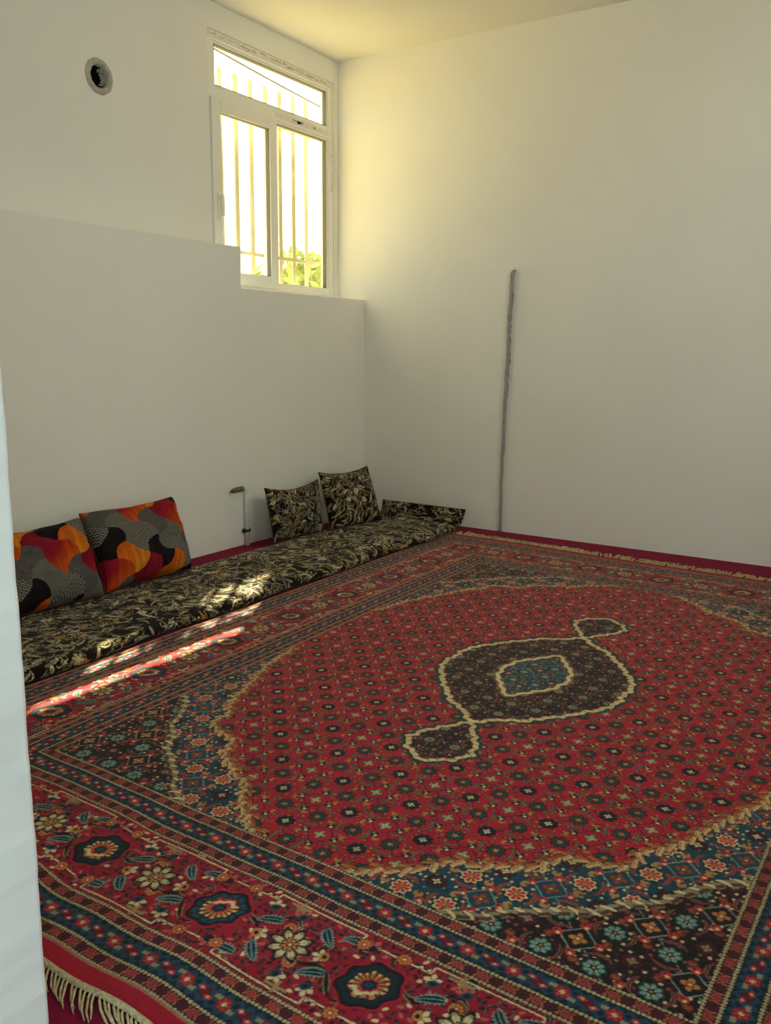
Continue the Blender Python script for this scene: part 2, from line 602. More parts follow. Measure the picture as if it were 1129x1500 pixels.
tube(bm, [Vector(p) - gt.location for p in ((-5.5, 8.9, 4.5), (-5.3, 8.0, 4.66), (-5.15, 7.0, 4.68), (-5.1, 6.1, 4.66))], [.05, .035, .022, .01], 7)
from_bm('limb', bm, M_bark, gt, True)
bm = bmesh.new()
pts = []
for k in range(13):
    t = k / 12
    pts.append((-5.0, 4.5 + 3.2 * t, 3.575 - 0.256 * t - 0.02 * math.sin(PI * t)))
tube(bm, pts, 0.009, 6)
tag(from_bm('street_cable', bm, M_cable, None, True), 'thin dark cable slanting across the sky in the top pane', 'cable')

# ------------------------------------------------------------------ flue hole collar
fl = tag(empty('flue_collar', (XR, *HOLE)), 'round stovepipe hole with a mortar ring high on the left wall', 'flue hole')
bm = bmesh.new()
n, prof = 48, [(0.054, -0.02), (0.056, 0.004), (0.064, 0.011), (0.074, 0.012), (0.083, 0.008), (0.089, 0.0005)]
rings = []
for r_, x_ in prof:
    rings.append([bm.verts.new((x_, math.cos(2 * PI * k / n) * (r_ + .0012 * math.sin(5 * k) + .001 * math.cos(3 * k)), math.sin(2 * PI * k / n) * (r_ + .0012 * math.sin(5 * k)))) for k in range(n)])
for i in range(len(rings) - 1):
    for k in range(n):
        bm.faces.new((rings[i][k], rings[i][(k + 1) % n], rings[i + 1][(k + 1) % n], rings[i + 1][k]))
bmesh.ops.recalc_face_normals(bm, faces=list(bm.faces))
from_bm('ring', bm, M_ring, fl, True)
bm = bmesh.new()
rings = []
for r_, x_ in ((0.0575, -0.004), (0.0545, -0.02), (0.054, -0.35)):
    rings.append([bm.verts.new((x_, math.cos(2 * PI * k / n) * r_, math.sin(2 * PI * k / n) * r_)) for k in range(n)])
for i in range(2):
    for k in range(n):
        bm.faces.new((rings[i][k], rings[i][(k + 1) % n], rings[i + 1][(k + 1) % n], rings[i + 1][k]))
bm.faces.new(rings[-1])
from_bm('flue_pipe', bm, M_dark, fl, True)
# crumpled foil lining the right side of the hole
bm = bmesh.new()
rows = []
rr = random.Random(5)
for i in range(7):
    row = []
    for k in range(19):
        t = -0.9 + k / 18 * 2.1
        r_ = 0.0525 - 0.0020 * i * abs(math.sin(k * 0.9 + i)) - rr.uniform(0, .005)
        row.append(bm.verts.new((-0.002 - i * 0.0065, math.cos(t) * r_, math.sin(t) * r_)))
    rows.append(row)
for i in range(6):
    for k in range(18):
        bm.faces.new((rows[i][k], rows[i][k + 1], rows[i + 1][k + 1], rows[i + 1][k]))
from_bm('foil_lining', bm, M_foil, fl)

# ------------------------------------------------------------------ conduit on the far wall
bm = bmesh.new()
rr = random.Random(9)
pts, rad = [], []
for k in range(70):
    t = k / 69
    z = 1.72 * t + 0.001
    pts.append((-2.462 + 0.034 * max(0, t - .35) + 0.002 * math.sin(t * 21) + 0.0012 * math.sin(t * 57), WY - 0.016, z))
    rad.append(0.0100 + 0.0030 * t + 0.0012 * rr.uniform(-1, 1) * (t > .4))
x_, y_, z_ = pts[-1]
for k in range(1, 7):
    a = k / 6 * PI / 2
    pts.append((x_ + 0.022 * (1 - math.cos(a)), WY - 0.016, z_ + 0.022 * math.sin(a)))
    rad.append(0.0145 - 0.0010 * k)
tube(bm, pts, rad, 10)
cd = tag(from_bm('wall_conduit', bm, M_conduit, None, True), 'thin grey conduit running up the bare white wall, hooked at its top', 'conduit')
bm = bmesh.new()
rr = random.Random(19)
pts, rad = [], []
for k in range(60):
    z = .55 + 1.18 * k / 59
    pts.append((-2.462 + 0.034 * max(0, z / 1.72 - .35) + .0022 * math.sin(k * 1.7) * (k > 20), WY - .0045, z))
    rad.append(.0045 + (.013 * rr.random() if k > 18 else .006 * rr.random()) * min(1, (59 - k) / 6))
tube(bm, pts, rad, 8)
for v in bm.verts:
    v.co.y = WY - .0005 - max(0, min(.006, (WY - .0005 - v.co.y) * .5))
from_bm('mortar', bm, M_mortar, cd, True)

# ------------------------------------------------------------------ gas pipe on the ledge wall
px, py = WX + 0.024, 3.957
gp = tag(empty('gas_pipe', (px, py, 0)), 'white standpipe with a dark valve end on the wall between the cushions', 'pipe')


def pp(name, bm, mat, parent=gp):
    return from_bm(name, bm, mat, parent, True)


bm = bmesh.new()
pts = [(0, 0, 0.001), (0, 0, 0.34)]
for k in range(1, 8):
    a = k / 7 * PI / 2
    pts.append((0, -0.028 * (1 - math.cos(a)), 0.34 + 0.028 * math.sin(a)))
pts.append((0, -0.045, 0.368))
tube(bm, pts, 0.0140, 14)
pp('pipe', bm, M_pipe)
bm = bmesh.new()
tube(bm, [(0, -0.030, 0.368), (0, -0.034, 0.368), (0, -0.060, 0.368), (0, -0.064, 0.368), (0, -0.066, .368), (0, -0.084, .368), (0, -0.09, 0.368)],
     [0.0125, 0.017, 0.017, 0.013, 0.016, 0.016, 0.012], 8)
vb = pp('valve', bm, M_brass)
bm = bmesh.new()
tube(bm, [(0, -0.088, 0.368), (0, -0.094, 0.368), (0, -0.108, 0.366), (0, -0.122, 0.364), (0, -0.132, .363), (0, -0.140, .362)], [0.008, 0.013, 0.015, 0.0125, 0.008, 0.005], 10)
pp('plug', bm, M_brass, vb)
bm = bmesh.new()
tube(bm, [(0, 0, 0.088), (0, 0, 0.104)], 0.0160, 14)
for s in (-1, 1):
    box(bm, -0.012, 0.004, s * 0.020 - 0.008, s * 0.020 + 0.008, 0.083, 0.109)
    box(bm, -0.024, -0.006, s * 0.018 - 0.004, s * 0.018 + 0.004, 0.090, 0.102)
pp('clamp', bm, M_clamp)


# ------------------------------------------------------------------ pattern painting (yarn colours)
def vnoise(x, y, seed=0):
    tab = np.random.default_rng(seed).random((64, 64)).astype(np.float32)
    xi, yi = np.floor(x).astype(np.int32), np.floor(y).astype(np.int32)
    fx, fy = x - xi, y - yi
    fx = fx * fx * (3 - 2 * fx)
    fy = fy * fy * (3 - 2 * fy)
    a, b = xi & 63, (xi + 1) & 63
    c, d = yi & 63, (yi + 1) & 63
    return (tab[a, c] * (1 - fx) + tab[b, c] * fx) * (1 - fy) + (tab[a, d] * (1 - fx) + tab[b, d] * fx) * fy


def hash2(i, j, k=0):
    h = (i.astype(np.int64) * 73856093) ^ (j.astype(np.int64) * 19349663) ^ (k * 83492791 + 12345)
    h = (h ^ (h >> 13)) * 1274126177
    return ((h ^ (h >> 16)) & 0xFFFF) / 65535.0


def K(*c):
    return np.array(lin(*c), dtype=np.float32)


RED = K(168, 11, 43)
DRED = K(104, 12, 32)
NAVY = K(14, 28, 44)
TEAL = K(22, 62, 80)
DTEAL = K(12, 40, 50)
BLACK = K(24, 15, 18)
MAROON = K(74, 20, 34)
BROWN = K(92, 42, 32)
DBROWN = K(52, 26, 20)
CREAM = K(204, 184, 140)
OLIVE = K(140, 126, 92)
GOLD = K(178, 116, 56)
RUST = K(142, 64, 36)
PINK = K(176, 84, 80)
SKY = K(112, 142, 134)
GREEN = K(22, 60, 52)
SCAR = K(182, 38, 42)


def rosette(C, m, dx, dy, r, n, cols, ph=0.0, amp=0.16):
    """cols: outline, petals, inner ring, heart"""
    rho = np.hypot(dx, dy)
    k = m & (rho < r * 1.5)
    if not k.any():
        return
    th = np.arctan2(dy[k], dx[k])
    q = rho[k] / (r * (1 + amp * np.cos(n * th + ph)))
    sub = C[k]
    sub[q < 1.22] = cols[0]
    sub[q < 1.0] = cols[1]
    sub[(q < 1.0) & (q > .45) & (np.cos(n * th + ph) < -.82)] = cols[0]
    sub[q < .48] = cols[2]
    sub[q < .24] = cols[3]
    w = q < 1.22
    full = np.zeros(len(C), bool)
    idx = np.nonzero(k)[0][w]
    C[idx] = sub[w]


LA, LB = 0.116, 0.1265
PALS = {
    'red': dict(bg=RED, R=(BLACK, K(32, 66, 62), NAVY, GOLD), Rhalo=DRED, fish=OLIVE, fishc=BROWN, D=(BLACK, NAVY, BLACK, CREAM), S=(DBROWN, OLIVE, CREAM, OLIVE), box=BLACK, bl=GOLD, bl2=RUST, knot=BLACK, dot=PINK, vine=DRED),
    'teal': dict(bg=TEAL, R=(CREAM, SCAR, PINK, GOLD), Rhalo=DTEAL, fish=PINK, fishc=BROWN, D=(BLACK, MAROON, BLACK, CREAM), S=(BROWN, RUST, GREEN, CREAM), box=SKY, bl=GOLD, bl2=OLIVE, knot=SCAR, dot=CREAM, vine=DTEAL),
    'black': dict(bg=BLACK, R=(GREEN, SKY, CREAM, GREEN), Rhalo=BLACK, fish=K(150, 92, 78), fishc=DBROWN, D=(BLACK, MAROON, BROWN, OLIVE), S=(DBROWN, GOLD, RUST, CREAM), box=SKY, bl=RUST, bl2=BROWN, knot=SCAR, dot=CREAM, vine=MAROON),
    'medal': dict(bg=BLACK, R=(GREEN, OLIVE, CREAM, GREEN), Rhalo=BLACK, fish=PINK, fishc=BLACK, D=(BLACK, MAROON, BLACK, OLIVE), S=(BLACK, MAROON, BLACK, OLIVE), box=GREEN, bl=MAROON, bl2=BLACK, knot=MAROON, dot=OLIVE, vine=K(92, 52, 46)),
    'heart': dict(bg=TEAL, R=(NAVY, SKY, GREEN, CREAM), Rhalo=DTEAL, fish=OLIVE, fishc=GREEN, D=(NAVY, RUST, NAVY, CREAM), S=(NAVY, K(40, 90, 110), NAVY, SKY), box=SKY, bl=RUST, bl2=GREEN, knot=NAVY, dot=CREAM, vine=GREEN),
}


def lattice(U, V, pal, sc=1.0):
    """the small herati repeat that fills every ground of the field"""
    P = PALS[pal]
    N = len(U)
    C = np.tile(P['bg'], (N, 1))
    a, b = LA * sc, LB * sc
    p, q = U / a, V / b - 0.5
    al = np.ones(N, bool)
    # ground tone varies a little from knot row to knot row
    vn = np.abs(vnoise(U * 55 / sc, V * 55 / sc, 3) - 0.5)
    C[vn < (0.035 if pal != 'medal' else 0.05)] = P['vine']
    if pal == 'red':
        v2 = np.abs(vnoise(U * 90 + 11, V * 90, 13) - 0.5)
        C[v2 < .018] = K(156, 64, 60)
    # scattered dots and leaflets
    g = a / 6
    ii, jj = np.floor(U / g), np.floor(V / g)
    hx, hy, hz = hash2(ii, jj, 1), hash2(ii, jj, 2), hash2(ii, jj, 3)
    ddx, ddy = U - (ii + .3 + .4 * hx) * g, V - (jj + .3 + .4 * hy) * g
    rd = np.hypot(ddx, ddy)
    C[(rd < .0062 * sc) & (hz < .62)] = P['knot'] if pal == 'red' else P['vine']
    C[(rd < .0042 * sc) & (hz < .34)] = P['dot']
    C[(rd < .0042 * sc) & (hz > .34) & (hz < .5)] = P['bl']
    C[(rd < .0036 * sc) & (hz > .5) & (hz < .62)] = OLIVE
    # vertices: S boxes and D dark rosettes
    i, j = np.round(p), np.round(q)
    dx, dy = (p - i) * a, (q - j) * b
    isS = (np.mod(i + j, 2) == 1)
    l1 = np.abs(dx) + np.abs(dy)
    sm = isS & (l1 < .046 * sc)
    C[sm & (l1 < .043 * sc)] = P['bg']
    C[sm & (np.abs(l1 - .0425 * sc) < .0022 * sc)] = P['box']
    ln = isS & (np.abs(np.abs(dx) - np.abs(dy) * .92) < .002 * sc) & (l1 > .05 * sc) & (l1 < .085 * sc) & (dx * dy < 0)
    C[ln] = P['box']
    rosette(C, isS, dx, dy, .0155 * sc, 4, P['S'], 0, .28)
    for sx, sy in ((1, 0), (-1, 0), (0, 1), (0, -1)):
        ex, ey = dx - sx * .047 * sc, dy - sy * .047 * sc
        r = np.hypot(ex, ey)
        C[isS & (r < .0115 * sc)] = BLACK if pal == 'red' else P['knot']
        C[isS & (np.hypot(ex - .003, ey + .004) < .0045 * sc)] = CREAM
        C[isS & (np.hypot(ex + .005, ey - .004) < .0040 * sc)] = GREEN if pal != 'red' else SKY
    rosette(C, ~isS, dx, dy, .0205 * sc, 8, P['D'], .4, .10)
    rosette(C, ~isS, dx, dy, .0085 * sc, 4, (P['D'][2], P['D'][3], P['D'][3], BLACK), 0, .30)
    # cell centres: R rosettes with their curved leaves
    i, j = np.floor(p), np.floor(q)
    dx, dy = (p - i - .5) * a, (q - j - .5) * b
    tb = np.mod(i + j, 2) == 0
    along = np.where(tb, dy, dx)
    across = np.where(tb, dx, dy)
    rho = np.hypot(dx, dy)
    C[rho < .030 * sc] = P['Rhalo'] if pal != 'red' else RED
    bend = np.abs(along) + across ** 2 * 14.0 / sc
    f = np.abs(bend - .0425 * sc)
    lens = .0040 * sc * np.sqrt(np.clip(1 - (across / (.029 * sc)) ** 2, 0, 1))
    C[(f < lens + .0020 * sc) & (np.abs(across) < .030 * sc)] = BLACK if pal == 'red' else P['fishc']
    C[f < lens] = P['fish']
    C[f < lens * .5] = P['fishc']
    # tan blossoms on the other two sides
    for s in (-1, 1):
        e1, e2 = across - s * .046 * sc, along
        r = np.hypot(e1 * 1.0, e2 * 1.15)
        C[r < .0120 * sc] = P['bl2']
        C[r < .0085 * sc] = P['bl']
        C[np.hypot(e1, e2 - .006 * sc) < .0045 * sc] = BROWN
    rosette(C, al, dx, dy, .0205 * sc, 8, P['R'], 0, .12)
    rosette(C, al, dx, dy, .0075 * sc, 5, (BLACK, P['R'][3], RUST, CREAM), 0, .2)
    return C


def polydist(u, v, pts):
    best = np.full(u.shape, 9.0)
    S = np.zeros_like(u)
    acc = 0.0
    for (x0_, y0_), (x1_, y1_) in zip(pts[:-1], pts[1:]):
        ex, ey = x1_ - x0_, y1_ - y0_
        L2 = ex * ex + ey * ey
        t = np.clip(((u - x0_) * ex + (v - y0_) * ey) / L2, 0, 1)
        dd = np.hypot(u - x0_ - t * ex, v - y0_ - t * ey)
        k = dd < best
        best[k] = dd[k]
        S[k] = acc + t[k] * math.sqrt(L2)
        acc += math.sqrt(L2)
    return best, S


FW, FL = 0.957, 1.42
REDP = [(0.0, 1.462), (.12, 1.435), (.215, 1.37), (.30, 1.305), (.322, 1.25), (.42, 1.21), (.525, 1.14), (.55, 1.07), (.695, 1.025), (.712, .93), (.775, .85), (.82, .72), (.905, .52), (.935, .34), (.99, .26)]
BLKP = [(.33, 1.47), (.42, 1.415), (.50, 1.375), (.53, 1.335), (.655, 1.245), (.692, 1.225), (.73, 1.165), (.81, 1.10), (.83, 1.05), (.90, .95), (.99, .88)]
MEDP = [(.012, .520), (.045, .480), (.085, .440), (.155, .400), (.205, .335), (.270, .250), (.322, .175), (.345, .11), (.360, .05), (.352, 0.0), (.352, -.01)]
PENP = [(.008, .512), (.04, .565), (.10, .665), (.122, .725), (.085, .785), (.0, .848)]
INNP = [(0, .250), (.03, .212), (.062, .165), (.112, .095), (.130, .0), (.13, -.01)]


def below(pts, u, v):
    xs = [p[0] for p in pts]
    return v < np.interp(u, xs, [p[1] for p in pts])


def inside_by_v(pts, u, v):
    vs = [p[1] for p in pts]
    us = [p[0] for p in pts]
    if vs[0] > vs[-1]:
        vs, us = vs[::-1], us[::-1]
    return (u < np.interp(v, vs, us)) & (v <= max(vs)) & (v >= min(vs))


def field(U, V):
    u, v = np.abs(U), np.abs(V)
    N = len(U)
    C = np.zeros((N, 3), np.float32)
    inred = below(REDP, u, v)
    black = ~below(BLKP, u, v) & (u > .33)
    teal = ~inred & ~black
    med = inside_by_v(MEDP, u, v) | inside_by_v(PENP, u, v)
    inn = inside_by_v(INNP, u, v)
    for m, pal, sc in ((inred & ~med, 'red', 1.0), (teal, 'teal', 1.0), (black, 'black', 1.0), (med & ~inn, 'medal', .80), (med & inn, 'heart', .75)):
        if m.any():
            C[m] = lattice(U[m], V[m], pal, sc)
    # leafy seam between red and teal
    k = np.nonzero((np.abs(v - np.interp(u, [p[0] for p in REDP], [p[1] for p in REDP])) < .16))[0]
    if len(k):
        d, s = polydist(u[k], v[k], REDP)
        d = np.where(inred[k], -d, d)
        sub = C[k]
        per = .070
        wv = .004 * np.sin(s * 61)
        dd_ = d + wv
        sub[(dd_ > -.004) & (dd_ < .006)] = CREAM
        sub[(dd_ > .006) & (dd_ < .009)] = BLACK
        for off, rot, L_, W_, dc in ((0.0, .62, .031, .0085, -.011), (.5, .40, .030, .0070, -.005), (.25, -.75, .024, .0078, .005), (.7, -.35, .020, .0062, .004)):
            ls = (np.mod(s / per + off, 1.0) - .5) * per
            dc_ = dd_ - dc
            x = ls * math.cos(rot) + dc_ * math.sin(rot)
            y = -ls * math.sin(rot) + dc_ * math.cos(rot)
            y = y - 6 * x * x
            q = (x / L_) ** 2 + (y / W_) ** 2
            q = q * (1 + .22 * np.cos(x * 520))
            sub[q < 1.35] = DBROWN
            sub[q < 1.0] = CREAM if dc > 0 else GOLD
            sub[(q < .62)] = GOLD if dc > 0 else RUST
            sub[(q < .62) & (np.abs(y - W_ * .25) < W_ * .22)] = CREAM if dc > 0 else GOLD
        C[k] = sub
    # thin tan seam between teal and black corners
    k = np.nonzero((np.abs(v - np.interp(u, [p[0] for p in BLKP], [p[1] for p in BLKP])) < .10) & (u > .32))[0]
    if len(k):
        d, s = polydist(u[k], v[k], BLKP)
        d = np.where(black[k], d, -d)
        ph = np.mod((s + .5 * d) / .07, 1.0)
        sub = C[k]
        w = .003 + .006 * ph
        sub[(d < .004) & (d > -w)] = OLIVE
        sub[(d < .004) & (d > -w) & (ph > .6)] = CREAM
        for off, rot in ((0.0, .5), (.5, .9)):
            ls = (np.mod(s / .040 + off, 1.0) - .5) * .040
            x = ls * math.cos(rot) + d * math.sin(rot)
            y = -ls * math.sin(rot) + d * math.cos(rot)
            q = (x / .020) ** 2 + ((y - 8 * x * x) / .0055) ** 2
            sub[q < 1.4] = BLACK
            sub[q < 1.0] = CREAM if off else OLIVE
        sub[(d >= .004) & (d < .016) & (np.mod(s / .045, 1) < .6)] = K(82, 52, 46)
        sub[(d >= .016) & (d < .019) & (np.mod(s / .045, 1) < .6)] = OLIVE
        C[k] = sub
    # medallion and pendants: cream band with a green fringe outside
    for pts, w, w2, lim in ((MEDP, .016, .024, (.42, .56)), (PENP, .014, .022, (.2, .9))):
        k = np.nonzero((u < lim[0]) & (v < lim[1]) & (v > (-1 if pts is MEDP else .50)))[0]
        if not len(k):
            continue
        ins = inside_by_v(pts, u[k], v[k])
        d, s = polydist(u[k], v[k], pts)
        d = np.where(ins, -d, d) + .0035 * np.cos(2 * PI * s / .07) + .003 * np.sin(2 * PI * s / .041) + .0025 * np.sin(2 * PI * s / .19)
        ph = np.mod(s / .028, 1.0)
        sub = C[k]
        ok = ~(med[k] & ~ins)
        sub[ok & (d > 0) & (d < w2 * (.55 + .45 * ph))] = GREEN
        sub[ok & (np.abs(d + w * .35) < w * .62)] = CREAM
        sub[ok & (np.abs(d + w * .35) < w * .62) & (ph > .8) & (d < 0)] = GOLD
        sub[ok & (d < -w * .97) & (d > -w * 1.3)] = BROWN
        C[k] = sub
    k = np.nonzero((u < .17) & (v < .30))[0]
    if len(k):
        ins = inn[k]
        d, s = polydist(u[k], v[k], INNP)
        d = np.where(ins, -d, d) + .004 * np.cos(2 * PI * s / .06)
        sub = C[k]
        sub[(d > .006) & (d < .020) & (np.mod(s / .05, 1) < .65)] = K(120, 84, 50)
        sub[np.abs(d) < .0085] = CREAM
        sub[(d < -.0085) & (d > -.012)] = BROWN
        C[k] = sub
    return C


def beads(C, m, s, t, w):
    """row of cream beads, t measured from the row's middle"""
    k = m & (np.abs(t) < w)
    C[k] = BLACK
    ph = np.mod(s / .0098, 1.0) - .5
    C[k & ((ph / .40) ** 2 + (t / (w * .80)) ** 2 < 1)] = CREAM
    C[k & ((ph / .25) ** 2 + (t / (w * .45)) ** 2 < 1)] = OLIVE


def guard(s, t, w):
    N = len(s)
    C = np.tile(K(74, 34, 28), (N, 1))
    al = np.ones(N, bool)
    C[np.abs(t) > w / 2 - .0105] = BLACK
    per = .058
    i = np.round(s / per)
    dx = s - i * per
    r2 = np.hypot(dx / 1.0, t)
    # pinkish ticks between the two motifs
    e = np.abs(np.abs(dx) - per * .25)
    C[(e < .0035) & (np.abs(t) < w / 2 - .011)] = RUST
    C[(e < .0022) & (t > .001) & (t < w / 2 - .012)] = PINK
    rosette(C, al, dx, t, .0082, 6, (K(150, 84, 74), K(150, 28, 36), DRED, PINK), 0, .16)
    dx2 = dx - np.sign(dx) * per / 2
    rosette(C, al, dx2, t, .0115, 6, (BLACK, MAROON, MAROON, BLACK), 0, .06)
    beads(C, al, s, t - (w / 2 - .0048), .0046)
    beads(C, al, s, t + (w / 2 - .0048), .0046)
    return C


def blueband(s, t, w):
    N = len(s)
    C = np.tile(TEAL, (N, 1))
    al = np.ones(N, bool)
    per = .104
    i = np.round(s / per)
    dx = s - i * per
    # dark leaf triangles along the edges
    ph = np.mod(s / .026, 1.0) - .5
    C[(np.abs(t) > w / 2 - .013) & (np.abs(ph) < (np.abs(t) - (w / 2 - .013)) / .026)] = NAVY
    k = (np.abs(np.abs(dx) - .022) < .008) & (np.abs(t - np.sign(dx) * .009) < .005)
    C[k] = OLIVE
    C[np.hypot(np.abs(dx) - .023, t + np.sign(dx) * .010) < .0065] = NAVY
    rosette(C, al, dx, t, .0135, 6, (DRED, SCAR, PINK, CREAM), 0, .12)
    rosette(C, al, dx, t, .0055, 4, (BLACK, CREAM, CREAM, GOLD), 0, .1)
    d2 = dx - np.sign(dx) * per / 2
    rosette(C, al, d2, t * 1.1, .0125, 5, (MAROON, MAROON, DRED, MAROON), 0, .2)
    for s_ in (-1, 1):
        e1, e2 = d2 - s_ * .013, t - s_ * .006
        C[(np.abs(e1 + s_ * e2 * .3) / .011 + np.abs(e2) / .007) < 1] = SCAR
        C[(np.abs(e1 + s_ * e2 * .3) / .008 + np.abs(e2) / .0045) < 1] = PINK
        C[np.hypot(e1, e2) < .0026] = CREAM
    return C


def petalflower(C, dx, dy, r, rot, cup, tip):
    c, s_ = math.cos(rot), math.sin(rot)
    x, y = dx * c + dy * s_, -dx * s_ + dy * c
    k = np.hypot(x, y) < r * 1.6
    if not k.any():
        return
    xs, ys = x[k], y[k]
    sub = C[k]
    th = np.arctan2(ys, xs)
    rho = np.hypot(xs, ys)
    fan = (rho < r * (1 + .22 * np.cos(5 * th))) & (ys > -.25 * r)
    sub[(rho < r * 1.25) & (ys > -.5 * r)] = DRED
    sub[fan] = tip
    sub[fan & (np.cos(5 * th) < -.75)] = BROWN
    sub[(np.hypot(xs * .8, ys + .45 * r) < r * .62)] = cup
    sub[(np.hypot(xs * .8, ys + .45 * r) < r * .3)] = BLACK
    C[k] = sub


def leaf(C, dx, dy, L, W, rot, col, rim):
    c, s_ = math.cos(rot), math.sin(rot)
    x, y = dx * c + dy * s_, -dx * s_ + dy * c
    y = y - x * x * 4
    h = W * np.sqrt(np.clip(1 - (x / L) ** 2, 0, 1)) * (1 - .35 * x / L)
    saw = 1 + .22 * np.cos(x * 700)
    C[np.abs(y) < (h + .0025) * saw * (h > 0)] = rim
    C[np.abs(y) < h * .85 * (h > 0)] = col
    C[(np.abs(y) < .0012) & (h > 0)] = rim


def mainborder(s, t, P, w):
    N = len(s)
    C = np.tile(K(146, 13, 37), (N, 1))  # red darker than the field's, standing in for dimmer foreground light
    al = np.ones(N, bool)
    cn = np.abs(vnoise(s * 26 + 5, t * 26 + 40, 21) - .5)
    C[cn < .034] = OLIVE
    C[cn < .022] = BLACK
    cn = np.abs(vnoise(s * 60 + 5, t * 60 + 40, 22) - .5)
    C[cn < .022] = MAROON
    k = np.round(s / P)
    dx = s - k * P
    odd = np.mod(k, 2) == 1
    # scattered leaflets and dots
    g = .0165
    ii, jj = np.floor(s / g), np.floor((t + 1) / g)
    hx, hy, hz = hash2(ii, jj, 7), hash2(ii, jj, 8), hash2(ii, jj, 9)
    ex, ey = s - (ii + .3 + .4 * hx) * g, t + 1 - (jj + .3 + .4 * hy) * g
    an = hz * 40
    xa, ya = ex * np.cos(an) + ey * np.sin(an), -ex * np.sin(an) + ey * np.cos(an)
    blob = (xa / .0075) ** 2 + (ya / .0042) ** 2 < 1
    C[blob & (hz < .28)] = MAROON
    C[blob & (hz > .28) & (hz < .42)] = PINK
    C[blob & (hz > .42) & (hz < .60)] = DTEAL
    C[blob & (hz > .60) & (hz < .66)] = CREAM
    C[blob & (hz > .66) & (hz < .78)] = BLACK
    # cream line stepping in from both edges round the palmettes
    e = w / 2 - np.abs(t)
    step = np.where(np.abs(dx) < .085, .030, .010)
    C[np.abs(e - step) < .0021] = CREAM
    C[(np.abs(np.abs(dx) - .085) < .0021) & (e > .010) & (e < .030)] = CREAM
    C[(np.abs(e - step + .0035) < .0015)] = BLACK
    # dark scrolling vine
    vy = .050 * np.sin(2 * PI * s / P + .6) + .026 * np.sin(6 * PI * s / P)
    dv = np.abs(t - vy)
    ww = .0050 + .003 * np.sin(14 * PI * s / P)
    C[(dv < ww + .0028)] = np.where((np.mod(s / .05, 1) < .55)[:, None], OLIVE, C)[dv < ww + .0028]
    C[dv < ww] = BLACK
    # leaves beside the rosettes
    for a_, b_, r_ in ((.118, .036, .5), (-.118, -.036, .5), (.150, -.060, 2.4), (-.150, .060, 2.4), (.095, -.088, .2), (-.095, .088, .2)):
        leaf(C, dx - a_, t - b_, .030, .010, r_, DTEAL, SKY)
    for a_, b_, r_, cup, tip in ((.098, .078, .6, TEAL, CREAM), (-.098, -.078, 3.7, TEAL, CREAM), (.128, -.010, -1.2, GOLD, CREAM), (-.128, .012, 1.9, GOLD, CREAM),
                                 (-.055, .094, .2, NAVY, PINK), (.055, -.094, 3.2, NAVY, PINK), (.168, .082, 1.0, TEAL, CREAM), (-.168, -.086, 4.0, TEAL, PINK)):
        petalflower(C, dx - a_, t - b_, .0165, r_, cup, tip)
    for a_, b_ in ((-.075, .088), (.075, -.088), (.172, .040), (-.172, -.040), (.020, .098), (-.020, -.098)):
        rosette(C, al, dx - a_, t - b_, .0145, 9, (DRED, GOLD, SCAR, CREAM), 0, .10)
    # gold crosses at the edges
    for a_, b_ in ((.150, .105), (-.150, -.105)):
        x, y = dx - a_, t - b_
        C[((np.abs(x) < .0035) & (np.abs(y) < .017)) | ((np.abs(y) < .0035) & (np.abs(x) < .028))] = OLIVE
        C[(np.abs(x + y) < .003) & (np.hypot(x, y) < .015)] = GOLD
    # pairs of cream dots
    for a_, b_ in ((.06, .100), (.078, .100), (-.06, -.100), (-.078, -.100)):
        x, y = dx - a_, t - b_
        C[(np.abs(x) + np.abs(y)) < .0075] = BLACK
        C[(np.abs(x) + np.abs(y)) < .0052] = CREAM
    # large eight-petalled rosettes halfway
    d2 = dx - np.sign(dx) * P / 2
    rosette(C, al, d2, t, .0375, 8, (BLACK, OLIVE, DBROWN, CREAM), 0, .20)
    rr_ = np.hypot(d2, t)
    th = np.arctan2(t, d2)
    kk = (rr_ > .019) & (rr_ < .033 * (1 + .16 * np.cos(8 * th))) & (np.cos(8 * th) > -.2)
    C[kk] = CREAM
    C[kk & (np.abs(np.sin(4 * th)) < .12)] = OLIVE
    rosette(C, al, d2, t, .0155, 8, (BLACK, GOLD, BROWN, CREAM), .3, .2)
    # palmettes
    rho = np.hypot(dx * .92, t)
    kk = rho < .085
    if kk.any():
        x, y, od = dx[kk] * .92, t[kk], odd[kk]
        rot = np.where(od, .5, 3.6)
        xr, yr = x * np.cos(rot) + y * np.sin(rot), -x * np.sin(rot) + y * np.cos(rot)
        th = np.arctan2(yr, xr)
        q = np.hypot(xr, yr) / (.060 * (1 + .07 * np.cos(7 * th) + .10 * np.cos(2 * th - 1.2)))
        sub = C[kk]
        sub[q < 1.10] = RED
        sub[q < 1.02] = BLACK
        ring_ = np.where(od[:, None], DTEAL, TEAL)
        sub = np.where((q < .86)[:, None], ring_, sub)
        sub[(q < .86) & (np.cos(14 * th) > .75) & (q > .62)] = NAVY
        sub[(q < .66)] = BLACK
        inner = q < .61
        sub[inner] = GOLD
        sub[inner & (np.cos(16 * th) > .25)] = RUST
        sub[inner & (np.cos(16 * th) > .80)] = DBROWN
        sub[inner & (q > .50) & (np.cos(16 * th) < -.4)] = CREAM
        up = inner & (th > .35) & (th < 2.3)
        sub[up] = np.where(od[:, None], GOLD, SCAR)[up]
        sub[up & (np.cos(12 * th) > .5)] = BROWN
        cre = (np.abs(q - .40 - .06 * np.sin(3 * th)) < .075) & (th > .1) & (th < 2.4)
        sub[cre] = CREAM
        sub[q < .27] = NAVY
        sub[q < .13] = TEAL
        sub[(q < .30) & (q > .24)] = SCAR
        C[kk] = sub
    return C


EDGE = [0.0, .043, .098, .141, .391, .432, .490, .532]


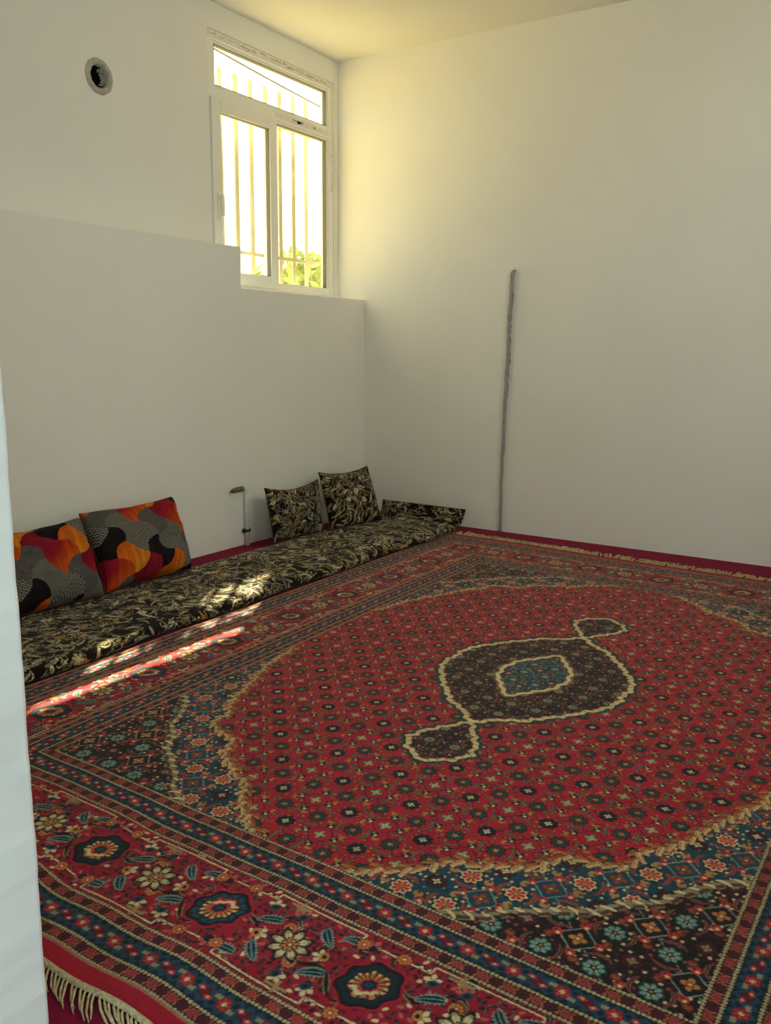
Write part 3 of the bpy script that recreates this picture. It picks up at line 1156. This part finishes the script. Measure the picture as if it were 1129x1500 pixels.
def rug_colour(U, V):
    wob = .0012
    U = U + wob * (vnoise(U * 260, V * 260, 1) - .5) * 2
    V = V + wob * (vnoise(U * 260 + 31, V * 260, 2) - .5) * 2
    N = len(U)
    C = np.tile(RED * .8, (N, 1)).astype(np.float32)
    dU, dV = np.abs(U) - FW, np.abs(V) - FL
    dd = np.maximum(dU, dV)
    side = dU > dV
    m = dd < 0
    if m.any():
        C[m] = field(U[m], V[m])
    for b in range(7):
        for sd in (False, True):
            m = (dd >= EDGE[b]) & (dd < EDGE[b + 1]) & (side == sd)
            if not m.any():
                continue
            w = EDGE[b + 1] - EDGE[b]
            s = (V if sd else U)[m]
            t = dd[m] - (EDGE[b] + EDGE[b + 1]) / 2
            if b in (0, 2, 4, 6):
                C[m] = guard(s, t, w)
            elif b in (1, 5):
                C[m] = blueband(s, t, w)
            else:
                sg = np.sign((U if sd else V)[m])
                C[m] = mainborder(s * sg, t, .4213 if sd else .4073, w)
    m = (dd >= .529) & (dd < .535)
    C[m] = K(150, 100, 80)
    # slight wear and abrash
    C *= (0.88 + .24 * vnoise(U * 9, V * 30, 5))[:, None]
    C *= (0.86 + .28 * vnoise(U * 420, V * 420, 6))[:, None]
    return C


# ------------------------------------------------------------------ rug
RW, RL = 1.494, 1.996
RC = (-1.186, 2.895)


def rug_place(U, V):
    tilt = .035 + .0125 * V
    x = RC[0] + U + V * (.010 + .012 * U)
    y = RC[1] + V - tilt * U
    # the near left end lies in shallow waves
    near = np.clip((-V - 1.35) / .65, 0, 1)
    left = np.clip((.6 - U) / 1.2, 0, 1)
    y = y + near * left * (.010 * np.sin(U * 9.0 + .5) + .005 * np.sin(U * 23.0))
    z = .011 + .0015 * np.sin(U * 5) * np.sin(V * 4)
    z = z + near * left * (.006 + .006 * np.sin(U * 9.0 + 1.4) + .003 * np.sin(U * 21))
    return x, y, z


def spaced(segs):
    out = [np.array([segs[0][0]])]
    for a_, b_, st in segs:
        n_ = max(1, int(round((b_ - a_) / st)))
        out.append(np.linspace(a_, b_, n_ + 1)[1:])
    return np.concatenate(out)


us = spaced([(-RW, -1.25, .0032), (-1.25, 1.15, .0024), (1.15, RW, .008)])
vs_ = spaced([(-RL, -1.25, .0021), (-1.25, -.6, .0030), (-.6, .3, .0040), (.3, 1.3, .0055), (1.3, RL, .0065)])
UU, VV = np.meshgrid(us, vs_)
colr = np.zeros(UU.shape + (3,), np.float32)
hu = np.gradient(us)
hv = np.gradient(vs_)
for r0 in range(0, len(vs_), 120):
    sl = slice(r0, r0 + 120)
    acc = 0
    for ou, ov in ((-.25, -.25), (.25, .25), (-.25, .25), (.25, -.25)):
        u_ = (UU[sl] + ou * hu[None, :]).ravel()
        v_ = (VV[sl] + ov * hv[sl][:, None]).ravel()
        acc = acc + rug_colour(u_, v_)
    colr[sl] = (acc / 4).reshape(colr[sl].shape)
X, Y, Z = rug_place(UU, VV)
co = np.stack([X, Y, Z], axis=-1)
# wrap the pile down to the floor at the edges
co = np.pad(co, ((1, 1), (1, 1), (0, 0)), mode='edge')
co[0, :, 2] = co[-1, :, 2] = 0.001
co[:, 0, 2] = co[:, -1, 2] = 0.001
colr = np.pad(colr, ((1, 1), (1, 1), (0, 0)), mode='edge')
rug_me = grid_mesh('persian_rug', co, colr)
rug = link('persian_rug', rug_me, M_rug)
tag(rug, 'large red Persian rug with dark medallion and teal corners covering the floor', 'rug')
del UU, VV, X, Y, Z, co, colr


def fringe(end):
    """cord and strands along one short end"""
    r = random.Random(31 + int(end))
    bm = bmesh.new()
    sgn = 1 if end > 0 else -1
    u = -RW + .004
    clump = 0.0
    while u < RW - .004:
        if sgn < 0 and u > -.2:
            u += .010
        x, y, z = [float(q) for q in rug_place(np.float64(u), np.float64(sgn * RL))]
        if r.random() < .16:
            clump = r.uniform(-.45, .45)
        L = r.uniform(.050, .066) if sgn < 0 else r.uniform(.075, .135)
        lean = clump + r.uniform(-.15, .15) + (1.0 if sgn < 0 else 0)
        p = []
        for k in range(5):
            t = k / 4
            p.append((x + lean * L * (.35 * t + .65 * t * t) + .0035 * math.sin(t * 7 + clump * 9) * t, y + sgn * L * (t - .22 * t * t * min(abs(lean), 1.4)), max(.0025, (z - .003) * (1 - t) ** 1.5 + .004 + (.004 if sgn < 0 else .016) * math.sin(t * 3) * r.random())))
        tube(bm, p, [.0022, .0028, .0028, .0024, .0010] if sgn < 0 else [.0026, .0034, .0034, .0030, .0014], 4, cap=False)
        u += r.uniform(.0018, .0030) if sgn < 0 else r.uniform(.0035, .0070) * (1 if r.random() < .93 else 3)
    from_bm('fringe', bm, M_cream, rug, True)
    bm = bmesh.new()
    pts = []
    for k in range(301):
        u = -RW + 2 * RW * k / 300
        x, y, z = [float(q) for q in rug_place(np.float64(u), np.float64(sgn * (RL + .003)))]
        pts.append((x, y, z - .001))
    tube(bm, pts, .0065 if sgn < 0 else .004, 8)
    from_bm('end_cord', bm, M_cream if sgn < 0 else M_floor, rug, True)


fringe(-1)
fringe(1)


# ------------------------------------------------------------------ printed cloth canvases
def leaf_canvas(h, w, px, seed, bg, cols, n, size, veins=True):
    """h, w in metres; scattered curved feather leaves on a dark ground"""
    r = np.random.default_rng(seed)
    Hn, Wn = int(h / px), int(w / px)
    img = np.tile(np.array(bg, np.float32), (Hn, Wn, 1))
    yy, xx = np.mgrid[0:Hn, 0:Wn]
    flow = vnoise(xx[::8, ::8] * px * 3, yy[::8, ::8] * px * 3, seed + 1)
    for k in range(n):
        cy_, cx_ = r.random() * Hn, r.random() * Wn
        L = size * r.uniform(.6, 1.5) / px
        W = L * r.uniform(.10, .22)
        an = flow[min(int(cy_) // 8, flow.shape[0] - 1), min(int(cx_) // 8, flow.shape[1] - 1)] * 9 + r.uniform(-.8, .8)
        R_ = int(L * 1.25) + 2
        y0_, y1_, x0_, x1_ = max(0, int(cy_) - R_), min(Hn, int(cy_) + R_), max(0, int(cx_) - R_), min(Wn, int(cx_) + R_)
        if y1_ - y0_ < 3 or x1_ - x0_ < 3:
            continue
        dy_, dx_ = np.mgrid[y0_:y1_, x0_:x1_]
        dx_ = dx_ - cx_
        dy_ = dy_ - cy_
        x = dx_ * math.cos(an) + dy_ * math.sin(an)
        y = -dx_ * math.sin(an) + dy_ * math.cos(an)
        y = y - r.uniform(-.7, .7) * x * x / L
        t = x / L
        hw = W * np.sqrt(np.clip(1 - t * t, 0, 1)) * (1 - .5 * t)
        sub = img[y0_:y1_, x0_:x1_]
        sub[(np.abs(y) < hw + 1.7) & (np.abs(t) < 1.12)] = bg
        m = np.abs(y) < hw
        sub[m] = cols[r.integers(0, len(cols))] * r.uniform(.55, 1.2)
        if veins:
            vp = L * r.uniform(.20, .34)
            sub[m & (np.mod(x + np.abs(y) * 1.1, vp) < vp * .36) & (np.abs(y) > hw * .12)] = bg
    # curling tendrils over the leaves
    n1 = np.abs(vnoise(xx * px * 62, yy * px * 62, seed + 2) - .5)
    sel = vnoise(xx * px * 14, yy * px * 14, seed + 3) > .62
    img[(n1 < .055) & sel] = bg
    img[(n1 < .034) & sel] = cols[0]
    for k in range(n // 30):
        cy_, cx_ = r.random() * Hn, r.random() * Wn
        R_ = size * r.uniform(.45, .8) / px
        Q = int(R_ * 1.5)
        y0_, y1_, x0_, x1_ = max(0, int(cy_) - Q), min(Hn, int(cy_) + Q), max(0, int(cx_) - Q), min(Wn, int(cx_) + Q)
        if y1_ - y0_ < 3 or x1_ - x0_ < 3:
            continue
        dy_, dx_ = np.mgrid[y0_:y1_, x0_:x1_]
        th = np.arctan2(dy_ - cy_, dx_ - cx_)
        q = np.hypot(dy_ - cy_, dx_ - cx_) / (R_ * (1 + .18 * np.cos(6 * th + k)))
        sub = img[y0_:y1_, x0_:x1_]
        sub[q < 1.15] = bg
        sub[q < 1] = cols[k % len(cols)]
        sub[(q < .95) & (q > .4) & (np.cos(6 * th + k) < -.6)] = bg
        sub[q < .38] = cols[(k + 2) % len(cols)]
        sub[q < .16] = bg
    return img


def sample(img, px, y, x):
    i = np.clip((y / px).astype(int), 0, img.shape[0] - 1)
    j = np.clip((x / px).astype(int), 0, img.shape[1] - 1)
    return img[i, j]


def blur(img):
    p = np.pad(img, ((1, 1), (1, 1), (0, 0)), mode='edge')
    return (p[1:-1, 1:-1] * 2 + p[:-2, 1:-1] + p[2:, 1:-1] + p[1:-1, :-2] + p[1:-1, 2:]) / 6


TAN, STRAW, STONE, OCHRE = K(208, 194, 156), K(172, 160, 112), K(150, 144, 130), K(160, 124, 62)
INK = K(22, 15, 13)

# ------------------------------------------------------------------ floor mattress
MB, MF = -3.335, -2.690               # back and front edge
path = []
for k in range(1500):
    path.append((.95 + (5.02 - .95) * k / 1499, 0.0))
for k in range(1, 61):
    a = k / 60 * math.radians(78)
    path.append((5.02 + .135 * math.sin(a), .135 * (1 - math.cos(a))))
ey, ez = path[-1]
for k in range(1, 13):
    q = k / 12 * .045
    path.append((ey + q * math.cos(math.radians(78)), ez + q * math.sin(math.radians(78))))
path = np.array(path)
sl_ = np.concatenate([[0], np.cumsum(np.hypot(*np.diff(path, axis=0).T))])
tan_ = np.gradient(path, axis=0)
tan_ /= np.linalg.norm(tan_, axis=1)[:, None]
nor = np.stack([-tan_[:, 1], tan_[:, 0]], axis=1)
NW = 250
# section: (across from back to front, height) going over the top and back underneath
sec = []
for k in range(12):
    a = PI - k / 11 * PI / 2
    sec.append((.030 + .030 * math.cos(a), .030 + .028 * math.sin(a)))
Wd = MF - MB
for k in range(1, 170):
    t = k / 170
    sec.append((.030 + t * (Wd - .075), .058 + .014 * math.sin(PI * t) ** .7 + .008 * t))
for k in range(0, 45):
    a = PI / 2 - k / 44 * PI * .95
    sec.append((Wd - .045 + .045 * math.cos(a), .034 + .032 * math.sin(a)))
for k in range(1, 12):
    t = k / 11
    sec.append((Wd - .045 - t * (Wd - .075), .004))
sec = np.array(sec)
per = np.concatenate([[0], np.cumsum(np.hypot(*np.diff(sec, axis=0).T))])
SS, TT = sl_[:, None] * np.ones((1, len(sec))), np.ones((len(path), 1)) * per[None, :]
A, Hh = np.ones((len(path), 1)) * sec[None, :, 0], np.ones((len(path), 1)) * sec[None, :, 1]
thick = np.clip(1.0 - .05 * np.clip((SS - 3.9) / .4, 0, 1), 0, 1)
topm = np.clip((Hh - .02) / .03, 0, 1)
lump = (.006 * (vnoise(SS * 5, A * 6, 41) - .5) + .010 * (vnoise(SS * 2.2 + 9, A * 3, 42) - .5) + .003 * (vnoise(SS * 22, A * 22, 44) - .5)) * topm
for sj in (0.72, 1.62, 2.53, 3.40):     # stitched joints across
    lump -= .010 * np.exp(-((SS - sj - .02 * np.sin(A * 9)) / .022) ** 2) * topm
lump -= .020 * np.exp(-((SS - 4.10) / .018) ** 2) * topm
Hh = np.maximum(Hh * thick + lump, .003)
bul = (.012 * np.sin(SS * 6.9 + .8) + .008 * (vnoise(SS * 7, SS * 0 + 3.3, 43) - .5)) * np.clip((A - Wd * .6) / (Wd * .4), 0, 1)
taper = np.clip(sl_ / .05, 0.25, 1)[:, None]
Yp = path[:, 0][:, None] + nor[:, 0][:, None] * Hh
Zp = path[:, 1][:, None] + nor[:, 1][:, None] * Hh * taper
frontx = MF + .03 * np.clip((SS - 4.1) / .2, 0, 1) + .018 * np.clip((2.2 - SS) / 1.6, 0, 1) + .015 * np.clip((SS - 3.2) / .9, 0, 1)
Xp = MB + A * (frontx - MB) / Wd + bul
co = np.stack([Xp, Yp, Zp + .0125 * np.clip((A - Wd + .06) / .06, 0, 1) * 0], axis=-1)
cv = blur(leaf_canvas(4.5, 1.6, .0025, 3, INK, [TAN, TAN, STRAW, STONE, TAN, OCHRE, STRAW, STONE], 5600, .034))
colm = sample(cv, .0025, SS, TT)
matt_me = grid_mesh('floor_mattress', co[:, ::-1], colm[:, ::-1], wrap=True)
bm = bmesh.new()
bm.from_mesh(matt_me)
nC = len(sec)
bm.verts.ensure_lookup_table()
nv = len(bm.verts)
for row in (range(nC), range(nv - nC, nv)):
    try:
        bm.faces.new([bm.verts[i] for i in row])
    except ValueError:
        pass
bmesh.ops.recalc_face_normals(bm, faces=list(bm.faces))
bm.to_mesh(matt_me)
bm.free()
matt = link('floor_mattress', matt_me, M_print)
tag(matt, 'long thin floor mattress in dark leaf-print cloth along the left wall', 'mattress')


# ------------------------------------------------------------------ cushions
def cushion(name, label, cat, corners, T, colour, mat, group, n=170, sag=.02, seed=0, fat=.5):
    """corners BL, BR, TL, TR in the room; colour(u,v) gives the print, u to the right, v up"""
    BL, BR, TL, TR = [np.array(c, float) for c in corners]
    base = (BL + BR) / 2
    a = np.linspace(-1, 1, n)
    U, V = np.meshgrid(a, a)
    # edges draw in between the corners
    pin = .045
    Us = U * (1 - pin * (1 - V ** 2) * U ** 2)
    Vs = V * (1 - pin * (1 - U ** 2) * V ** 2)
    s, t = (Us + 1) / 2, (Vs + 1) / 2
    P = (BL * ((1 - s) * (1 - t))[..., None] + BR * (s * (1 - t))[..., None] + TL * ((1 - s) * t)[..., None] + TR * (s * t)[..., None])
    ex = (BR - BL) + (TR - TL)
    eyv = (TL - BL) + (TR - BR)
    nrm_ = np.cross(ex, eyv)
    nrm_ /= np.linalg.norm(nrm_)
    prof = ((1 - np.abs(U) ** 2.6) * (1 - np.abs(V) ** 2.6)).clip(0, 1) ** fat
    belly = 1 - .18 * (V + .2)
    wr = .35 * (vnoise(U * 3 + 7, V * 3 + seed, 60 + seed) - .5) + .12 * (vnoise(U * 9 + 7, V * 9 + seed, 61 + seed) - .5)
    wr = wr + .10 * np.sin(np.arctan2(V, U) * 9 + seed) * (U ** 2 + V ** 2).clip(0, 1)
    th = T * prof * (belly + wr)
    thb = T * .75 * prof
    F = P + nrm_ * th[..., None]
    F[..., 2] -= (sag * (1 - U ** 2) * ((V + 1) / 2) ** 3)
    B = P - nrm_ * thb[..., None]
    B[..., 2] -= (sag * (1 - U ** 2) * ((V + 1) / 2) ** 3)
    w = (np.linalg.norm(BR - BL) + np.linalg.norm(TR - TL)) / 2
    h = (np.linalg.norm(TL - BL) + np.linalg.norm(TR - BR)) / 2
    cf = colour((U + 1) / 2 * w, (V + 1) / 2 * h)
    root = empty(name, base)
    tag(root, label, cat, group)
    # closed sheet: front and mirrored back share the seam ring
    co = np.concatenate([F, B[:, ::-1]], axis=1)
    cc = np.concatenate([cf, cf[:, ::-1]], axis=1)
    me = grid_mesh('cover', co - base, cc, wrap=True)
    bm = bmesh.new()
    bm.from_mesh(me)
    bmesh.ops.remove_doubles(bm, verts=list(bm.verts), dist=.0004)
    bm.verts.ensure_lookup_table()
    bmesh.ops.recalc_face_normals(bm, faces=list(bm.faces))
    bm.to_mesh(me)
    bm.free()
    link('cover', me, mat, root)
    # stitched seam running round the edge
    ring = np.concatenate([F[0, :], F[1:, -1], F[-1, -2::-1], F[-2:0:-1, 0]])[::3] - base
    bm = bmesh.new()
    pts = [tuple(p) for p in ring]
    pts.append(pts[0])
    tube(bm, pts, .0028, 5, cap=False)
    from_bm('seam', bm, M_seam[mat.name], root, True)
    return root


M_seam = {'floral_velvet': simple('dark_seam', lin(48, 40, 30), .9), 'patchwork_print': simple('rust_seam', lin(110, 40, 26), .9)}

cvA = blur(leaf_canvas(.9, .9, .0022, 13, K(17, 13, 13), [STONE, STRAW, STONE, OCHRE, TAN], 1150, .027))
cvB = blur(leaf_canvas(.9, .9, .0022, 17, K(17, 13, 13), [STRAW, TAN, OCHRE, STONE, TAN], 1150, .027))

ORA, RDD, YEL, GRY, LGY, BLK, WINE, CHAR = K(206, 84, 24), K(150, 26, 28), K(206, 130, 30), K(110, 106, 98), K(136, 132, 122), K(26, 20, 22), K(146, 24, 44), K(58, 56, 58)


def patch_print(ox, oy):
    def f(X_, Y_):
        x, y = X_ + ox, Y_ + oy
        c, s_ = math.cos(.72), math.sin(.72)
        k = 1 / .128
        p, q = (x * c + y * s_) * k, (-x * s_ + y * c) * k
        for _ in range(2):
            pw = p + .24 * np.sin(PI * q) * np.cos(PI * p)
            qw = q - .24 * np.sin(PI * p) * np.cos(PI * q)
        i, j = np.floor(pw).astype(int), np.floor(qw).astype(int)
        kind = np.mod(i * 3 + j * 5, 7)
        C = np.zeros(X_.shape + (3,), np.float32)
        fr = np.clip(qw - j, 0, 1)[..., None]
        rib = (np.mod(x / .0095, 1) < .22)
        rib2 = (np.mod(y / .0075, 1) < .30)
        chk = (np.mod(np.floor(x / .008) + np.floor(y / .008), 2) == 0)
        chk2 = (np.mod(np.floor((x + y) / .010) + np.floor((x - y) / .006), 2) == 0)
        lib = {0: YEL * (1 - fr) + ORA * fr, 1: GRY + 0 * fr, 2: WINE * (1 - .4 * fr), 3: LGY + 0 * fr, 4: ORA * (1 - fr) + RDD * fr, 5: BLK + 0 * fr, 6: CHAR + 0 * fr}
        for n_, col_ in lib.items():
            m = kind == n_
            C[m] = np.broadcast_to(col_, C.shape)[m]
            if n_ in (0, 4):
                C[m & rib] *= .38
            elif n_ == 1:
                C[m & rib2] *= .5
            elif n_ == 3:
                C[m & chk] = K(48, 44, 44)
            elif n_ == 6:
                C[m & chk2] = K(104, 98, 94)
            elif n_ == 2:
                C[m & rib] *= .82
        return C
    return f


PWG, DKG = 'patchwork print cushions', 'dark leaf-print cushions'
cushion('cushion', 'orange and grey patchwork cushion in full view, leaning beside the other patchwork one', 'cushion',
        [(-3.250, 2.575, .066), (-3.262, 3.140, .066), (-3.500, 2.640, .415), (-3.490, 3.235, .420)], .115, patch_print(.33, .21), M_patch, PWG, sag=.012, seed=1, fat=.36)
cushion('cushion', 'orange and grey patchwork cushion cut off by the doorway edge', 'cushion',
        [(-3.245, 1.985, .070), (-3.225, 2.540, .070), (-3.485, 2.045, .385), (-3.470, 2.610, .402)], .12, patch_print(.02, .05), M_patch, PWG, sag=.012, seed=2, fat=.36)
cushion('cushion', 'lower dark leaf-print cushion leaning beside the white standpipe', 'cushion',
        [(-3.330, 3.900, .060), (-3.285, 4.345, .064), (-3.480, 3.995, .372), (-3.475, 4.535, .365)], .070, lambda x, y: sample(cvA, .0022, y, x), M_print, DKG, sag=.030, seed=3)
cushion('cushion', 'upright dark leaf-print cushion nearest the room corner', 'cushion',
        [(-3.262, 4.385, .066), (-3.165, 4.855, .068), (-3.465, 4.530, .412), (-3.455, 5.100, .398)], .070, lambda x, y: sample(cvB, .0022, y, x), M_print, DKG, sag=.022, seed=4)

# ------------------------------------------------------------------ light
w = bpy.data.worlds.new('World')
SC.world = w
w.use_nodes = True
nt = w.node_tree
nt.nodes.clear()
out = nt.nodes.new('ShaderNodeOutputWorld')
bg = nt.nodes.new('ShaderNodeBackground')
tc = nt.nodes.new('ShaderNodeTexCoord')
sp = nt.nodes.new('ShaderNodeSeparateXYZ')
rp = nt.nodes.new('ShaderNodeValToRGB')
nt.links.new(tc.outputs['Generated'], sp.inputs[0])
mr = nt.nodes.new('ShaderNodeMapRange')
mr.inputs['From Min'].default_value = -1
mr.inputs['From Max'].default_value = 1
nt.links.new(sp.outputs['Z'], mr.inputs['Value'])
nt.links.new(mr.outputs[0], rp.inputs['Fac'])
rp.color_ramp.elements[0].position = .48
rp.color_ramp.elements[0].color = (.80, .62, .25, 1)
rp.color_ramp.elements[1].position = .52
rp.color_ramp.elements[1].color = (1.0, .96, .66, 1)
nt.links.new(rp.outputs['Color'], bg.inputs['Color'])
bg.inputs['Strength'].default_value = 3.9
nt.links.new(bg.outputs[0], out.inputs[0])


def light(name, kind, loc, dirv, energy, col, **kw):
    L = bpy.data.lights.new(name, kind)
    L.energy = energy
    L.color = col
    for k_, v_ in kw.items():
        setattr(L, k_, v_)
    o = bpy.data.objects.new(name, L)
    COL.objects.link(o)
    o.location = loc
    o.rotation_euler = Vector(dirv).to_track_quat('-Z', 'Y').to_euler()
    return o


SUN = Vector((.4976, -.86, -1.0)).normalized()
light('sun', 'SUN', (-8, 12, 9), SUN, 52.0, (1.0, .90, .56), angle=.0093)
# sky portal in the window opening
po = light('window_portal', 'AREA', (XO - .02, (y0 + y1) / 2, (z0 + z1) / 2), (1, 0, 0), 1.0, (1, 1, 1), shape='RECTANGLE', size=1.45, size_y=1.25)
po.data.cycles.is_portal = True
# area lamps in the unseen hall openings, for cool daylight behind the camera
light('hall_door_daylight', 'AREA', (1.83, (HWY[0] + HWY[1]) / 2, (HWY[2] + HWY[3]) / 2), (-1, 0, 0), 56.0, (.70, .92, 1.0), shape='RECTANGLE', size=2.2, size_y=2.0)
light('hall_window_daylight', 'AREA', ((HWX[0] + HWX[1]) / 2, -2.98, (HWX[2] + HWX[3]) / 2), (0, 1, 0), 36.0, (.70, .92, 1.0), shape='RECTANGLE', size=1.75, size_y=1.55)

light('added_side_fill', 'AREA', (RX + .13, (RW_[0] + RW_[1]) / 2, (RW_[2] + RW_[3]) / 2), (-1, 0, 0), 31.0, (.97, .97, .77), shape='RECTANGLE', size=1.75, size_y=.85)  # fill lamp added in the unseen side opening to brighten the walls

# ------------------------------------------------------------------ camera
F_PX, PITCH, ROLL, YAW = 1247.47, .185009617, .0098670332, .573357912
Fv = Vector((-math.sin(YAW) * math.cos(PITCH), math.cos(YAW) * math.cos(PITCH), -math.sin(PITCH)))
rv = Fv.cross(Vector((0, 0, 1))).normalized()
uv = rv.cross(Fv)
cr, sr = math.cos(ROLL), math.sin(ROLL)
r2 = rv * cr + uv * sr
u2 = -rv * sr + uv * cr
cam = bpy.data.cameras.new('camera')
cam.sensor_fit = 'HORIZONTAL'
cam.sensor_width = 36
cam.lens = F_PX / 1129 * 36
cam.clip_start = .05
co_ = bpy.data.objects.new('camera', cam)
COL.objects.link(co_)
m4 = Matrix((r2, u2, -Fv)).transposed().to_4x4()
m4.translation = (0, 0, 1.21)
co_.matrix_world = m4
SC.camera = co_

# ------------------------------------------------------------------ render look
SC.view_settings.view_transform = 'Standard'
SC.view_settings.look = 'None'
SC.view_settings.gamma = 1
SC.view_settings.exposure = 0.0
SC.view_settings.use_curve_mapping = False
SC.cycles.max_bounces = 12
SC.cycles.diffuse_bounces = 8
SC.cycles.transparent_max_bounces = 12
SC.cycles.sample_clamp_indirect = 10
SC.cycles.caustics_reflective = False
SC.cycles.caustics_refractive = False
